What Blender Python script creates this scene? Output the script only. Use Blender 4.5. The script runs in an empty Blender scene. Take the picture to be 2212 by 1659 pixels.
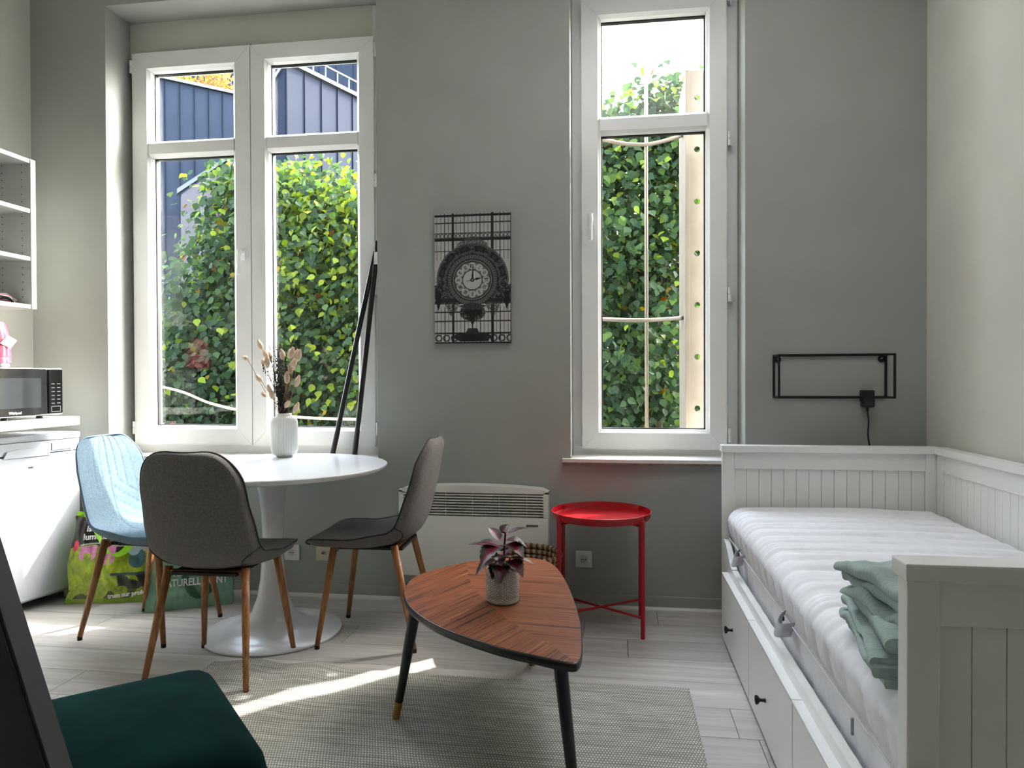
import bpy, bmesh, math, random
import numpy as np
from mathutils import Vector, Matrix, noise
random.seed(7); rng = np.random.default_rng(7)
S = bpy.context.scene; C = S.collection
PI = math.pi

# ------------------------------------------------------------------ camera
CAM = Vector((0.0, -3.55, 1.14)); YAW, PITCH, ROLL, FPX = .1421, -.00995, -.0039, 1546.0
fw = Vector((-math.sin(YAW)*math.cos(PITCH), math.cos(YAW)*math.cos(PITCH), math.sin(PITCH)))
rt = Vector((math.cos(YAW), math.sin(YAW), 0)); up = rt.cross(fw)
r2 = math.cos(ROLL)*rt + math.sin(ROLL)*up; u2 = -math.sin(ROLL)*rt + math.cos(ROLL)*up
cd = bpy.data.cameras.new('camera'); cam = bpy.data.objects.new('camera', cd); C.objects.link(cam)
cd.sensor_fit = 'HORIZONTAL'; cd.sensor_width = 36; cd.lens = FPX/2212*36; cd.clip_start = .05; cd.clip_end = 300
m = Matrix((r2, u2, -fw)).transposed().to_4x4(); m.translation = CAM; cam.matrix_world = m
S.camera = cam

# ------------------------------------------------------------------ light
SUN_AZ, SUN_EL = math.radians(47), math.radians(41)
wd = bpy.data.worlds.new('sky'); S.world = wd; wd.use_nodes = True
nt = wd.node_tree; bg = nt.nodes['Background']
sk = nt.nodes.new('ShaderNodeTexSky'); sk.sky_type = 'NISHITA'; sk.sun_disc = False
sk.sun_elevation = SUN_EL; sk.sun_rotation = SUN_AZ; sk.air_density = 1.0; sk.dust_density = 3.0; sk.ozone_density = 1.0
hs = nt.nodes.new('ShaderNodeHueSaturation'); hs.inputs['Saturation'].default_value = .55
nt.links.new(sk.outputs[0], hs.inputs['Color']); nt.links.new(hs.outputs[0], bg.inputs[0]); bg.inputs[1].default_value = 1.6
sd = Vector((math.sin(SUN_AZ)*math.cos(SUN_EL), math.cos(SUN_AZ)*math.cos(SUN_EL), math.sin(SUN_EL)))
sl = bpy.data.lights.new('sun', 'SUN'); sl.energy = 4.8; sl.angle = math.radians(.53); sl.color = (1, .97, .93)
so = bpy.data.objects.new('sun', sl); C.objects.link(so); so.rotation_euler = (-sd).to_track_quat('-Z', 'Y').to_euler(); so.location = (6, 6, 8)
S.view_settings.view_transform = 'Standard'; S.view_settings.look = 'None'; S.view_settings.gamma = 1
S.view_settings.use_curve_mapping = False; S.view_settings.exposure = 1.8

# ------------------------------------------------------------------ materials
def L(r, g, b):
    f = lambda c: (c/255/12.92 if c/255 <= .04045 else ((c/255+.055)/1.055)**2.4)
    return (f(r), f(g), f(b), 1)
def base(name, rgb=(200, 200, 200), rough=.5, metal=0, spec=.5):
    M = bpy.data.materials.new(name); M.use_nodes = True; b = M.node_tree.nodes['Principled BSDF']
    b.inputs['Base Color'].default_value = L(*rgb); b.inputs['Roughness'].default_value = rough
    b.inputs['Metallic'].default_value = metal; b.inputs['Specular IOR Level'].default_value = spec
    return M
def nd(M, t, **kw):
    n = M.node_tree.nodes.new(t)
    for k, v in kw.items():
        if k in n.inputs: n.inputs[k].default_value = v
        else: setattr(n, k, v)
    return n
def lk(M, a, b): M.node_tree.links.new(a, b)
def P(M): return M.node_tree.nodes['Principled BSDF']
def coords(M, scale=(1, 1, 1), rot=(0, 0, 0), out='Object'):
    t = nd(M, 'ShaderNodeTexCoord'); mp = nd(M, 'ShaderNodeMapping')
    mp.inputs['Scale'].default_value = scale; mp.inputs['Rotation'].default_value = rot
    lk(M, t.outputs[out], mp.inputs[0]); return mp.outputs[0]
def ramp(M, fac, stops):
    r = nd(M, 'ShaderNodeValToRGB'); e = r.color_ramp.elements
    while len(e) < len(stops): e.new(.5)
    for i, (p, c) in enumerate(stops): e[i].position = p; e[i].color = L(*c)
    lk(M, fac, r.inputs[0]); return r.outputs[0]
def bump(M, h, strength=.2, dist=.002):
    b = nd(M, 'ShaderNodeBump', Strength=strength, Distance=dist); lk(M, h, b.inputs['Height']); lk(M, b.outputs[0], P(M).inputs['Normal']); return b
def noisy(name, a, b, scale=20, rough=.5, bmp=.1, bscale=None, stretch=(1, 1, 1), metal=0, spec=.5, detail=4, dist=.002):
    M = base(name, a, rough, metal, spec); co = coords(M, stretch)
    n = nd(M, 'ShaderNodeTexNoise', Scale=scale, Detail=detail); lk(M, co, n.inputs[0])
    lk(M, ramp(M, n.outputs[0], [(.35, a), (.65, b)]), P(M).inputs['Base Color'])
    if bmp:
        n2 = nd(M, 'ShaderNodeTexNoise', Scale=bscale or scale*4, Detail=3); lk(M, co, n2.inputs[0]); bump(M, n2.outputs[0], bmp, dist)
    return M
def attr_mat(name, rough=.5, trans=0, spec=.5):
    M = base(name, rough=rough, spec=spec); a = nd(M, 'ShaderNodeAttribute'); a.attribute_name = 'Col'
    lk(M, a.outputs[0], P(M).inputs['Base Color'])
    if trans:
        t = nd(M, 'ShaderNodeBsdfTranslucent'); mx = nd(M, 'ShaderNodeMixShader'); mx.inputs[0].default_value = trans
        hv = nd(M, 'ShaderNodeHueSaturation', Saturation=1.15, Value=1.5); lk(M, a.outputs[0], hv.inputs['Color']); lk(M, hv.outputs[0], t.inputs[0])
        lk(M, P(M).outputs[0], mx.inputs[1]); lk(M, t.outputs[0], mx.inputs[2])
        lk(M, mx.outputs[0], M.node_tree.nodes['Material Output'].inputs[0])
    return M
def wood(name, stops, scale=6, ang=0, rough=.45, axis=0, per_object=False, spec=.4, stretch=14):
    M = base(name, rough=rough, spec=spec); t = nd(M, 'ShaderNodeTexCoord'); src = t.outputs['Object']
    if per_object:
        oi = nd(M, 'ShaderNodeObjectInfo'); v = nd(M, 'ShaderNodeVectorMath', operation='SCALE'); cmb = nd(M, 'ShaderNodeCombineXYZ')
        for i in range(3): lk(M, oi.outputs['Random'], cmb.inputs[i])
        lk(M, cmb.outputs[0], v.inputs[0]); v.inputs['Scale'].default_value = 37
        ad = nd(M, 'ShaderNodeVectorMath', operation='ADD'); lk(M, src, ad.inputs[0]); lk(M, v.outputs[0], ad.inputs[1]); src = ad.outputs[0]
    r = nd(M, 'ShaderNodeMapping'); r.inputs['Rotation'].default_value = (0, 0, ang); lk(M, src, r.inputs[0])
    s = nd(M, 'ShaderNodeMapping'); sc = [scale*stretch]*3; sc[axis] = scale; s.inputs['Scale'].default_value = sc; lk(M, r.outputs[0], s.inputs[0])
    n = nd(M, 'ShaderNodeTexNoise', Scale=1, Detail=6, Roughness=.65, Distortion=.35); lk(M, s.outputs[0], n.inputs[0])
    c = ramp(M, n.outputs[0], stops)
    if per_object:
        hv = nd(M, 'ShaderNodeHueSaturation'); mr = nd(M, 'ShaderNodeMapRange'); mr.inputs[3].default_value = .86; mr.inputs[4].default_value = 1.12
        lk(M, oi.outputs['Random'], mr.inputs[0]); lk(M, mr.outputs[0], hv.inputs['Value']); lk(M, c, hv.inputs['Color']); c = hv.outputs[0]
    lk(M, c, P(M).inputs['Base Color']); bump(M, n.outputs[0], .08, .001)
    return M
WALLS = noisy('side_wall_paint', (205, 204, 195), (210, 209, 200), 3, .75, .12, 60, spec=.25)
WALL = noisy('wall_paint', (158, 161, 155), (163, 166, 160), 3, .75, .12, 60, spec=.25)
CEIL = noisy('ceiling_paint', (225, 224, 218), (230, 229, 223), 3, .85, .05, 60)
PVC = base('white_upvc', (236, 237, 235), .32); GASK = base('black_gasket', (18, 18, 20), .6)
WHITE = base('white_lacquer', (234, 234, 230), .3); WHITE2 = base('white_gloss', (232, 232, 230), .25)
TABLEW = base('white_table', (228, 230, 232), .22)
FLOORW = wood('grey_laminate', [(.25, (160, 156, 151)), (.5, (186, 182, 177)), (.75, (206, 202, 197))], 1.6, rough=.42, per_object=True, stretch=16)
JOINT = base('floor_joint', (95, 92, 88), .8)
LEGW = wood('oak_leg', [(.3, (104, 66, 34)), (.55, (156, 104, 58)), (.75, (184, 134, 84))], 7, axis=2, rough=.4, stretch=12)
WAL1 = wood('walnut_diagonal', [(.30, (30, 14, 8)), (.42, (88, 46, 28)), (.5, (136, 78, 48)), (.57, (96, 52, 32)), (.70, (186, 122, 80))], 2.0, ang=math.radians(-65), rough=.4, stretch=46, spec=.2)
WAL2 = wood('walnut_straight', [(.30, (36, 18, 11)), (.42, (98, 54, 34)), (.5, (142, 84, 55)), (.57, (108, 62, 40)), (.70, (188, 128, 88))], 2.0, ang=math.radians(6), rough=.4, stretch=46, spec=.2)
BLACK = base('black_lacquer', (14, 14, 15), .35); BLACKM = base('black_metal', (12, 12, 13), .45, .3); BRASS = base('brass', (176, 138, 72), .3, 1)
GREYF = noisy('grey_chair_fabric', (92, 88, 86), (106, 102, 100), 140, .85, .35, 420, spec=.25)
GREYD = base('dark_seam', (34, 33, 33), .8)
BLUEF = noisy('blue_chair_fabric', (88, 107, 120), (104, 123, 135), 120, .9, .3, 420, spec=.2)
VELV = noisy('green_velvet', (4, 27, 26), (9, 42, 40), 7, .8, .05, 200, spec=.03); P(VELV).inputs['Sheen Weight'].default_value = .12
P(VELV).inputs['Sheen Roughness'].default_value = .35; P(VELV).inputs['Sheen Tint'].default_value = L(40, 110, 105)
RED = base('red_powder_coat', (168, 12, 26), .3); FRIDGE = base('fridge_white', (196, 200, 208), .3)
CAB = base('cabinet_white', (188, 190, 186), .35)
HEAT = base('heater_enamel', (240, 239, 232), .3); HDARK = base('heater_dark', (48, 47, 44), .7)
SOCK = base('socket_plastic', (216, 215, 208), .3); SOCKY = base('aged_socket', (200, 192, 168), .4)
CERA = base('white_ceramic', (228, 228, 220), .42); POTM = base('pot_glaze', (188, 186, 180), .2)
SOIL = noisy('soil', (22, 16, 12), (44, 32, 24), 60, .95, .6)
LEAFP = attr_mat('coleus_leaf', .45, .12); LEAFT = attr_mat('tree_leaf', .55, .45, .12)
STEMR = base('coleus_stem', (92, 26, 34), .5)
BARK = noisy('bark', (58, 46, 38), (92, 76, 62), 30, .9, .6)
RAFFIA = noisy('raffia', (150, 122, 92), (190, 164, 130), 60, .85, .4, 300); COIL = noisy('coil_fibre', (86, 64, 46), (122, 94, 68), 60, .9, .4, 300)
MATT = noisy('mattress_cover', (232, 231, 234), (238, 237, 240), 30, .85, .15, 500, spec=.2)
LINEN = noisy('green_linen', (146, 164, 158), (166, 182, 176), 60, .85, .35, 260, (1, 6, 1), spec=.2)
STRAP = base('grey_strap', (166, 166, 174), .8); STEEL = base('steel', (150, 150, 150), .3, 1)
DARKB = base('dark_slab', (26, 26, 27), .6); DARKE = base('grey_slab_edge', (66, 66, 67), .7)
STONE = noisy('sill_stone', (96, 84, 74), (130, 116, 102), 40, .6, .4); SILLW = base('sill_paint', (214, 212, 206), .4)
MWB = base('microwave_black', (16, 17, 18), .12); MWG = base('microwave_glass', (44, 48, 50), .1); SILV = base('silver_trim', (170, 170, 168), .3, .6)
PINK = base('pink_enamel', (205, 92, 116), .18); PRINT = attr_mat('printed_paper', .45, 0, .4); PRINTB = attr_mat('printed_plastic', .3)
PAPER = base('paper_tag', (236, 234, 226), .6); INK = base('ink', (20, 20, 20), .6); INKW = base('white_ink', (240, 240, 238), .5)
DKGREEN = base('dark_green_ink', (38, 92, 62), .5); LIME = base('lime_strap', (138, 196, 30), .5)
BUNNY = base('bunny_tail', (206, 180, 152), .95, spec=.1); STRAW = base('straw', (132, 104, 72), .8); BUD = base('dark_bud', (30, 28, 30), .9); SPRIG = base('dark_stem', (58, 44, 34), .8)
P(BUNNY).inputs['Sheen Weight'].default_value = .8
CREAMP = noisy('cream_exterior_paint', (112, 101, 88), (120, 110, 98), 12, .5, .05)
ZINC = noisy('zinc_cladding', (32, 38, 50), (36, 43, 55), 1.2, .7, 0, spec=.04); ZINC2 = noisy('pale_cladding', (24, 29, 41), (28, 33, 45), .8, .7, 0, spec=.04)
ZDARK = base('zinc_seam', (25, 30, 40), .7, 0, .05); COPING = base('coping_metal', (62, 66, 72), .4); MAUVE = noisy('mauve_render', (64, 61, 66), (70, 67, 72), 3, .8, 0)
GROUND = noisy('garden_ground', (36, 40, 25), (52, 50, 38), 3, .95, .3)
EXTW = noisy('exterior_render', (206, 198, 182), (216, 208, 192), 4, .9, .2)
GLASS = bpy.data.materials.new('window_glass'); GLASS.use_nodes = True
def _glass(M):
    N = M.node_tree; N.nodes.clear(); o = N.nodes.new('ShaderNodeOutputMaterial'); t = N.nodes.new('ShaderNodeBsdfTransparent'); g = N.nodes.new('ShaderNodeBsdfGlossy')
    g.inputs['Roughness'].default_value = 0; t.inputs[0].default_value = (.97, .985, .975, 1); lw = N.nodes.new('ShaderNodeLayerWeight'); pw = N.nodes.new('ShaderNodeMath'); pw.operation = 'POWER'; pw.inputs[1].default_value = 5; f = N.nodes.new('ShaderNodeMath'); f.operation = 'MULTIPLY_ADD'; f.inputs[1].default_value = .9; f.inputs[2].default_value = .03; N.links.new(lw.outputs['Facing'], pw.inputs[0]); N.links.new(pw.outputs[0], f.inputs[0])
    x = N.nodes.new('ShaderNodeMixShader'); N.links.new(f.outputs[0], x.inputs[0]); N.links.new(t.outputs[0], x.inputs[1]); N.links.new(g.outputs[0], x.inputs[2]); N.links.new(x.outputs[0], o.inputs[0])
_glass(GLASS)
RUGM = base('woven_rug', (190, 186, 176), .95, spec=.1)
def _rug(M):
    co = coords(M)
    nw = nd(M, 'ShaderNodeTexNoise', Scale=5, Detail=2); lk(M, co, nw.inputs[0])
    mx = nd(M, 'ShaderNodeMixRGB'); mx.inputs[0].default_value = .012; lk(M, co, mx.inputs[1]); lk(M, nw.outputs['Color'], mx.inputs[2])
    b = nd(M, 'ShaderNodeTexBrick', offset=.5); b.inputs['Scale'].default_value = 1; b.inputs['Brick Width'].default_value = .009; b.inputs['Row Height'].default_value = .0125
    b.inputs['Mortar Size'].default_value = .0026; b.inputs['Mortar Smooth'].default_value = .3; b.inputs['Bias'].default_value = 0
    b.inputs['Color1'].default_value = L(232, 229, 218); b.inputs['Color2'].default_value = L(216, 213, 203); b.inputs['Mortar'].default_value = L(148, 148, 142)
    lk(M, mx.outputs[0], b.inputs[0])
    n = nd(M, 'ShaderNodeTexNoise', Scale=1, Detail=4); s = nd(M, 'ShaderNodeMapping'); s.inputs['Scale'].default_value = (4, 70, 1); lk(M, co, s.inputs[0]); lk(M, s.outputs[0], n.inputs[0])
    m2 = nd(M, 'ShaderNodeMixRGB', blend_type='MULTIPLY'); m2.inputs[0].default_value = .55
    lk(M, b.outputs['Color'], m2.inputs[1]); lk(M, ramp(M, n.outputs[0], [(.35, (176, 176, 172)), (.6, (255, 255, 255))]), m2.inputs[2])
    lk(M, m2.outputs[0], P(M).inputs['Base Color']); bump(M, b.outputs['Fac'], -.5, .002)
_rug(RUGM)

# ------------------------------------------------------------------ builders
class MB:
    def __init__(s): s.v = []; s.f = []; s.m = []
    def add(s, vs, fs, mi=0):
        o = len(s.v); s.v += [tuple(map(float, p)) for p in vs]; s.f += [tuple(i+o for i in f) for f in fs]; s.m += [mi]*len(fs); return s
    def box(s, x0, x1, y0, y1, z0, z1, mi=0, ch=0):
        if ch <= 0:
            return s.add([(x, y, z) for x in (x0, x1) for y in (y0, y1) for z in (z0, z1)], [(0, 1, 3, 2), (4, 6, 7, 5), (0, 4, 5, 1), (2, 3, 7, 6), (0, 2, 6, 4), (1, 5, 7, 3)], mi)
        bm = bmesh.new(); bmesh.ops.create_cube(bm, size=1)
        for p in bm.verts: p.co = ((x0+x1)/2+p.co.x*(x1-x0), (y0+y1)/2+p.co.y*(y1-y0), (z0+z1)/2+p.co.z*(z1-z0))
        bmesh.ops.bevel(bm, geom=bm.edges[:], offset=ch, segments=2, profile=.6, affect='EDGES'); return s.bm(bm, mi)
    def bm(s, bm, mi=0):
        bm.verts.index_update(); s.add([p.co[:] for p in bm.verts], [[p.index for p in f.verts] for f in bm.faces], mi); bm.free(); return s
    def tube(s, pts, r, n=10, mi=0, cap=True, closed=False):
        pts = [Vector(p) for p in pts]; k = len(pts); rs = r if isinstance(r, (list, tuple)) else [r]*k
        vs = []; fs = []; prev = None
        for i, p in enumerate(pts):
            a = pts[(i-1) % k] if (i or closed) else p; b = pts[(i+1) % k] if (i < k-1 or closed) else p
            d = (b-a).normalized()
            if prev is None: x = d.orthogonal().normalized()
            else:
                x = prev-d*prev.dot(d); x = x.normalized() if x.length > 1e-6 else d.orthogonal().normalized()
            prev = x; y = d.cross(x)
            for j in range(n): t = 2*PI*j/n; vs.append(p+rs[i]*(math.cos(t)*x+math.sin(t)*y))
        for i in range(k if closed else k-1):
            for j in range(n): fs.append((i*n+j, i*n+(j+1) % n, ((i+1) % k)*n+(j+1) % n, ((i+1) % k)*n+j))
        if cap and not closed: fs.append(tuple(range(n-1, -1, -1))); fs.append(tuple((k-1)*n+j for j in range(n)))
        return s.add(vs, fs, mi)
    def lathe(s, prof, n=48, c=(0, 0), mi=0, mod=None):
        vs = []; fs = []; k = len(prof)
        for i, (r, z) in enumerate(prof):
            for j in range(n):
                t = 2*PI*j/n; rr = r+(mod(t, i, z, r) if mod else 0); vs.append((c[0]+rr*math.cos(t), c[1]+rr*math.sin(t), z))
        for i in range(k-1):
            for j in range(n): fs.append((i*n+j, i*n+(j+1) % n, (i+1)*n+(j+1) % n, (i+1)*n+j))
        if prof[0][0] > 1e-5: fs.append(tuple(range(n-1, -1, -1)))
        if prof[-1][0] > 1e-5: fs.append(tuple((k-1)*n+j for j in range(n)))
        return s.add(vs, fs, mi)
    def prism(s, poly, z0, z1, mi=0, ax='z'):
        n = len(poly); q = lambda p, h: {'z': (p[0], p[1], h), 'y': (p[0], h, p[1]), 'x': (h, p[0], p[1])}[ax]
        vs = [q(p, z0) for p in poly]+[q(p, z1) for p in poly]
        return s.add(vs, [tuple(range(n-1, -1, -1)), tuple(range(n, 2*n))]+[(i, (i+1) % n, n+(i+1) % n, n+i) for i in range(n)], mi)
    def grid(s, fn, nu, nv, mi=0, flip=False):
        vs = [fn(i/nu, j/nv) for j in range(nv+1) for i in range(nu+1)]; w = nu+1
        q = lambda j, i: (j*w+i, j*w+i+1, (j+1)*w+i+1, (j+1)*w+i)
        return s.add(vs, [(q(j, i)[::-1] if flip else q(j, i)) for j in range(nv) for i in range(nu)], mi)
    def build(s, name, mats, parent=None, smooth=False, auto=None, fixn=True):
        me = bpy.data.meshes.new(name); me.from_pydata(s.v, [], s.f)
        mats = mats if isinstance(mats, (list, tuple)) else [mats]
        for x in mats: me.materials.append(x)
        if len(mats) > 1: me.polygons.foreach_set('material_index', s.m)
        if fixn:
            bm = bmesh.new(); bm.from_mesh(me); bmesh.ops.recalc_face_normals(bm, faces=bm.faces); bm.to_mesh(me); bm.free()
        if smooth:
            me.polygons.foreach_set('use_smooth', [True]*len(me.polygons))
            if auto: me.set_sharp_from_angle(angle=math.radians(auto))
        me.update(); return link(name, me, parent)
def link(name, me, parent=None):
    o = bpy.data.objects.new(name, me); C.objects.link(o)
    if parent: o.parent = parent
    return o
def tag(o, label=None, cat=None, group=None, kind=None):
    for k, v in (('label', label), ('category', cat), ('group', group), ('kind', kind)):
        if v: o[k] = v
    return o
def thing(name, label=None, cat=None, loc=(0, 0, 0), rz=0, group=None, kind=None):
    o = bpy.data.objects.new(name, None); C.objects.link(o); o.location = loc; o.rotation_euler = (0, 0, rz); o.empty_display_size = .1
    return tag(o, label, cat, group, kind)
def struct(o): o['kind'] = 'structure'; return o
def colattr(o, cols):
    a = o.data.color_attributes.new('Col', 'FLOAT_COLOR', 'POINT'); a.data.foreach_set('color', np.asarray(cols, dtype=np.float32).ravel()); return o
def catmull(pts, n=6, closed=True):
    pts = [Vector(p) for p in pts]; k = len(pts); out = []
    for i in range(k if closed else k-1):
        g = lambda j: pts[j % k] if closed else pts[max(0, min(k-1, j))]
        a, b, c, d = g(i-1), g(i), g(i+1), g(i+2)
        for t in range(n): t /= n; out.append(.5*((2*b)+(c-a)*t+(2*a-5*b+4*c-d)*t*t+(3*b-a-3*c+d)*t**3))
    if not closed: out.append(pts[-1])
    return out
def text(name, body, size, mat, parent, loc, rot, extrude=.0004, align='CENTER', shear=0, sx=1, bold=0):
    cu = bpy.data.curves.new(name, 'FONT'); cu.body = body; cu.size = size; cu.extrude = extrude; cu.align_x = align; cu.shear = shear; cu.resolution_u = 3; cu.offset = bold
    t = bpy.data.objects.new('tmp', cu); C.objects.link(t); bpy.context.view_layer.update()
    me = bpy.data.meshes.new_from_object(t.evaluated_get(bpy.context.evaluated_depsgraph_get())); bpy.data.objects.remove(t)
    me.name = name; me.materials.clear(); me.materials.append(mat); o = link(name, me, parent); o.location = loc; o.rotation_euler = rot; o.scale = (sx, 1, 1); return o
FACE_CAM = (PI/2, 0, 0)
sm = lambda t: t*t*(3-2*t)
def clamp(x, a=0., b=1.): return max(a, min(b, x))

# ------------------------------------------------------------------ room
XL, XR, YB, ZC = -3.185, 1.43, -6.6, 3.35
W1 = (-2.73, -1.205, .70, 3.16); W2 = (-.215, .62, .712, 3.16)   # openings x0 x1 z0 z1
w = MB()
def wallcol(x0, x1, z0, z1): w.box(x0, x1, 0, .28 if x0 == W2[1] else .45, z0, z1)
wallcol(XL-.3, W1[0], -.1, ZC+.1); wallcol(W1[1], W2[0], -.1, ZC+.1); wallcol(W2[1], XR+.3, -.1, ZC+.1)
w.box(.74, XR+.3, .28, .45, -.1, ZC+.1)
for q in (W1, W2): wallcol(q[0], q[1], -.1, q[2]); wallcol(q[0], q[1], q[3], ZC+.1)
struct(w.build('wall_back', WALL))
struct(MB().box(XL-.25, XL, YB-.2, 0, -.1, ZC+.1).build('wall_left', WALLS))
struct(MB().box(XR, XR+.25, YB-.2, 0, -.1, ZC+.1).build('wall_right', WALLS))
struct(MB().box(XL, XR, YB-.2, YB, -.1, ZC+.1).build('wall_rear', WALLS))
struct(MB().box(XL, XR, YB, 0, ZC, ZC+.1).build('ceiling', CEIL))
fl = struct(MB().box(XL, XR, YB, 0, -.1, -.012).build('floor', JOINT))
row = .205; y = -.004; random.seed(3); i = 0
while y > -2.4:
    x = XL-random.uniform(0, 1.1)
    while x < XR:
        a, b = max(XL+.002, x+.0009), min(XR-.002, x+1.215-.0009)
        if b-a > .03: MB().box(a, b, y-row+.0009, y-.0009, -.012, 0, ch=.0011).build('plank', FLOORW, fl)
        x += 1.215
    y -= row
MB().box(XL, XR, YB, y, -.012, -.0005).build('floor_covering', FLOORW, fl)
# baseboards: painted board with a small white quarter round at the floor
def baseboard(name, x0, x1, y0, y1, ax):
    o = struct(MB().box(x0, x1, y0, y1, 0.0005, .068, ch=.003).build(name, WALL))
    if ax == 'x': q = MB().prism([(y0, .0005), (y0-.016, .0005), (y0-.014, .009), (y0-.008, .015), (y0, .018)], x0, x1, ax='x')
    elif ax == 'l': q = MB().prism([(x1, .0005), (x1+.016, .0005), (x1+.014, .009), (x1+.008, .015), (x1, .018)], y0, y1, ax='y')
    else: q = MB().prism([(x0, .0005), (x0-.016, .0005), (x0-.014, .009), (x0-.008, .015), (x0, .018)], y0, y1, ax='y')
    q.build('quarter_round', SILLW, o)
baseboard('baseboard_back', XL+.02, XR-.02, -.014, 0, 'x')
baseboard('baseboard_right', XR-.014, XR, YB, -.02, 'r'); baseboard('baseboard_left', XL, XL+.014, YB, -.02, 'l')

# fill light added above the frame to brighten the room, with a disc fixture
cl_ = thing('added_fill_light', 'wide flat round fill light added at the ceiling, out of view', 'fill light', (.2, -1.45, ZC))
MB().lathe([(0, -.05), (.92, -.05), (.96, -.03), (.96, -.001), (0, -.001)], 48).build('fill_light_body', base('fill_light_white', (235, 235, 230), .5), cl_)
ld = bpy.data.lights.new('fill_light_glow', 'AREA'); ld.shape = 'DISK'; ld.size = 1.8; ld.energy = 6; ld.color = (.98, .99, 1)
lo = bpy.data.objects.new('fill_light_glow', ld); C.objects.link(lo); lo.parent = cl_; lo.location = (0, 0, -.056)
# ------------------------------------------------------------------ windows
def mitre(mb, x0, x1, z0, z1, prof, gap=.0006, mi=0):
    """four mitred members; prof = [(inset,y)...] closed profile"""
    k = len(prof)
    def corner(i, u): return ((x0+u, z0+u), (x1-u, z0+u), (x1-u, z1-u), (x0+u, z1-u))[i]
    for sde in range(4):
        a, b = sde, (sde+1) % 4; dx = [(1, 0), (0, 1), (-1, 0), (0, -1)][sde]; vs = []
        for u, yy in prof:
            p, q = corner(a, u), corner(b, u)
            vs.append((p[0]+dx[0]*gap, yy, p[1]+dx[1]*gap)); vs.append((q[0]-dx[0]*gap, yy, q[1]-dx[1]*gap))
        fs = [(2*i, 2*i+1, 2*((i+1) % k)+1, 2*((i+1) % k)) for i in range(k)]+[tuple(2*i for i in range(k)), tuple(2*i+1 for i in range(k))[::-1]]
        mb.add(vs, fs, mi)
def bar(mb, x0, x1, z0, z1, ya, yb, ch=.014, mi=0):
    mb.prism([(ya+.014, z0), (yb, z0), (yb, z1), (ya+.014, z1), (ya, z1-ch), (ya, z0+ch)], x0, x1, mi, 'x')
def sash(win, x0, x1, z0, z1, wd_, zt0, zt1, label):
    ya, yb = .17, .265
    mb = MB(); mitre(mb, x0, x1, z0, z1, [(0, ya), (wd_-.016, ya), (wd_-.014, ya+.003), (wd_, ya+.016), (wd_, yb), (0, yb)])
    s_ = mb.build('sash', PVC, win, True, 25); s_['label'] = label
    mb = MB(); bar(mb, x0+wd_-.004, x1-wd_+.004, zt0, zt1, ya+.002, yb); mb.build('transom', PVC, s_, True, 25)
    gx0, gx1 = x0+wd_, x1-wd_
    for a, b in ((z0+wd_, zt0), (zt1, z1-wd_)):
        mb = MB(); mitre(mb, gx0, gx1, a, b, [(0, .222), (.006, .222), (.006, .246), (0, .246)], 0); mb.build('gasket', GASK, s_)
        MB().box(gx0+.002, gx1-.002, .236, .242, a+.002, b-.002).build('pane', GLASS, s_)
    return s_
def hinge(s_, x, z, h=.07):
    mb = MB(); mb.tube([(x, .166, z-h/2), (x, .166, z-.002)], .007, 10); mb.tube([(x, .166, z+.002), (x, .166, z+h/2)], .007, 10); mb.box(x-.004, x+.012, .167, .19, z-h/2, z+h/2)
    mb.build('hinge', PVC, s_)
def handle(s_, x, z, d=0):
    mb = MB(); mb.box(x-.014, x+.014, .16, .17, z-.035, z+.035, ch=.004); mb.tube([(x, .17, z+.012), (x, .128, z+.012)], .009, 10)
    mb.tube(catmull([(x, .128, z+.016), (x-.002+d, .122, z-.01), (x-.004+d, .122, z-.06), (x-.004+d, .124, z-.115)], 5, False), [.011]*6+[.009]*10, 10)
    mb.build('window_handle', PVC, s_, True, 40)
win = thing('window_1', kind='structure')
fr = MB(); mitre(fr, W1[0], W1[1], .72, 3.16, [(0, .215), (.05, .215), (.05, .28), (0, .28)], .0003)
fr.box(W1[0]+.002, W1[1]-.002, .19, .27, .722, .775); fr.box(W1[1]-.085, W1[1]-.002, .195, .27, .73, 3.15)
fr.build('window_frame', PVC, win, True, 25)
MB().box(W1[0]+.001, W1[1]-.001, .204, .213, 2.962, 3.159).build('roller_box_panel', WALLS, win)
s1 = sash(win, -2.696, -1.988, .767, 2.975, .104, 2.39, 2.477, 'left sash with lever handle')
s2 = sash(win, -1.983, -1.279, .767, 2.975, .097, 2.39, 2.477, 'right sash beside the leaning rods')
handle(s1, -2.03, 1.825); MB().box(-1.9875, -1.9835, .18, .26, .77, 2.985).build('meeting_gasket', GASK, win)
for z in (.86, 1.62, 2.2, 2.9): hinge(s2, -1.267, z)
for z in (.86, 2.9): hinge(s1, -2.701, z)
MB().box(W1[0]+.001, W1[1]-.001, -.012, .22, .7005, .722, ch=.003).build('window_sill', SILLW, win)
win2 = thing('window_2', kind='structure')
fr = MB(); mitre(fr, W2[0], W2[1], .735, 3.16, [(0, .212), (.055, .212), (.055, .28), (0, .28)], .0003)
fr.box(W2[0]+.002, W2[1]-.002, .19, .27, .736, .778); fr.box(W2[1]-.06, W2[1]-.002, .208, .27, .74, 3.15); fr.build('window_frame', PVC, win2, True, 25)
s3 = sash(win2, -.165, .561, .767, 3.08, .099, 2.39, 2.477, None or 'single sash of the narrow window')
handle(s3, -.118, 1.95, .004)
for z in (.84, 1.55, 2.33, 3.05): hinge(s3, .573, z)
sl_ = MB().box(-.256, .66, -.034, .0, .716, .736, ch=.002); sl_.box(W2[0]+.002, W2[1]-.002, -.002, .21, .716, .7365); sl_.build('window_sill', SILLW, win2)
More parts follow.
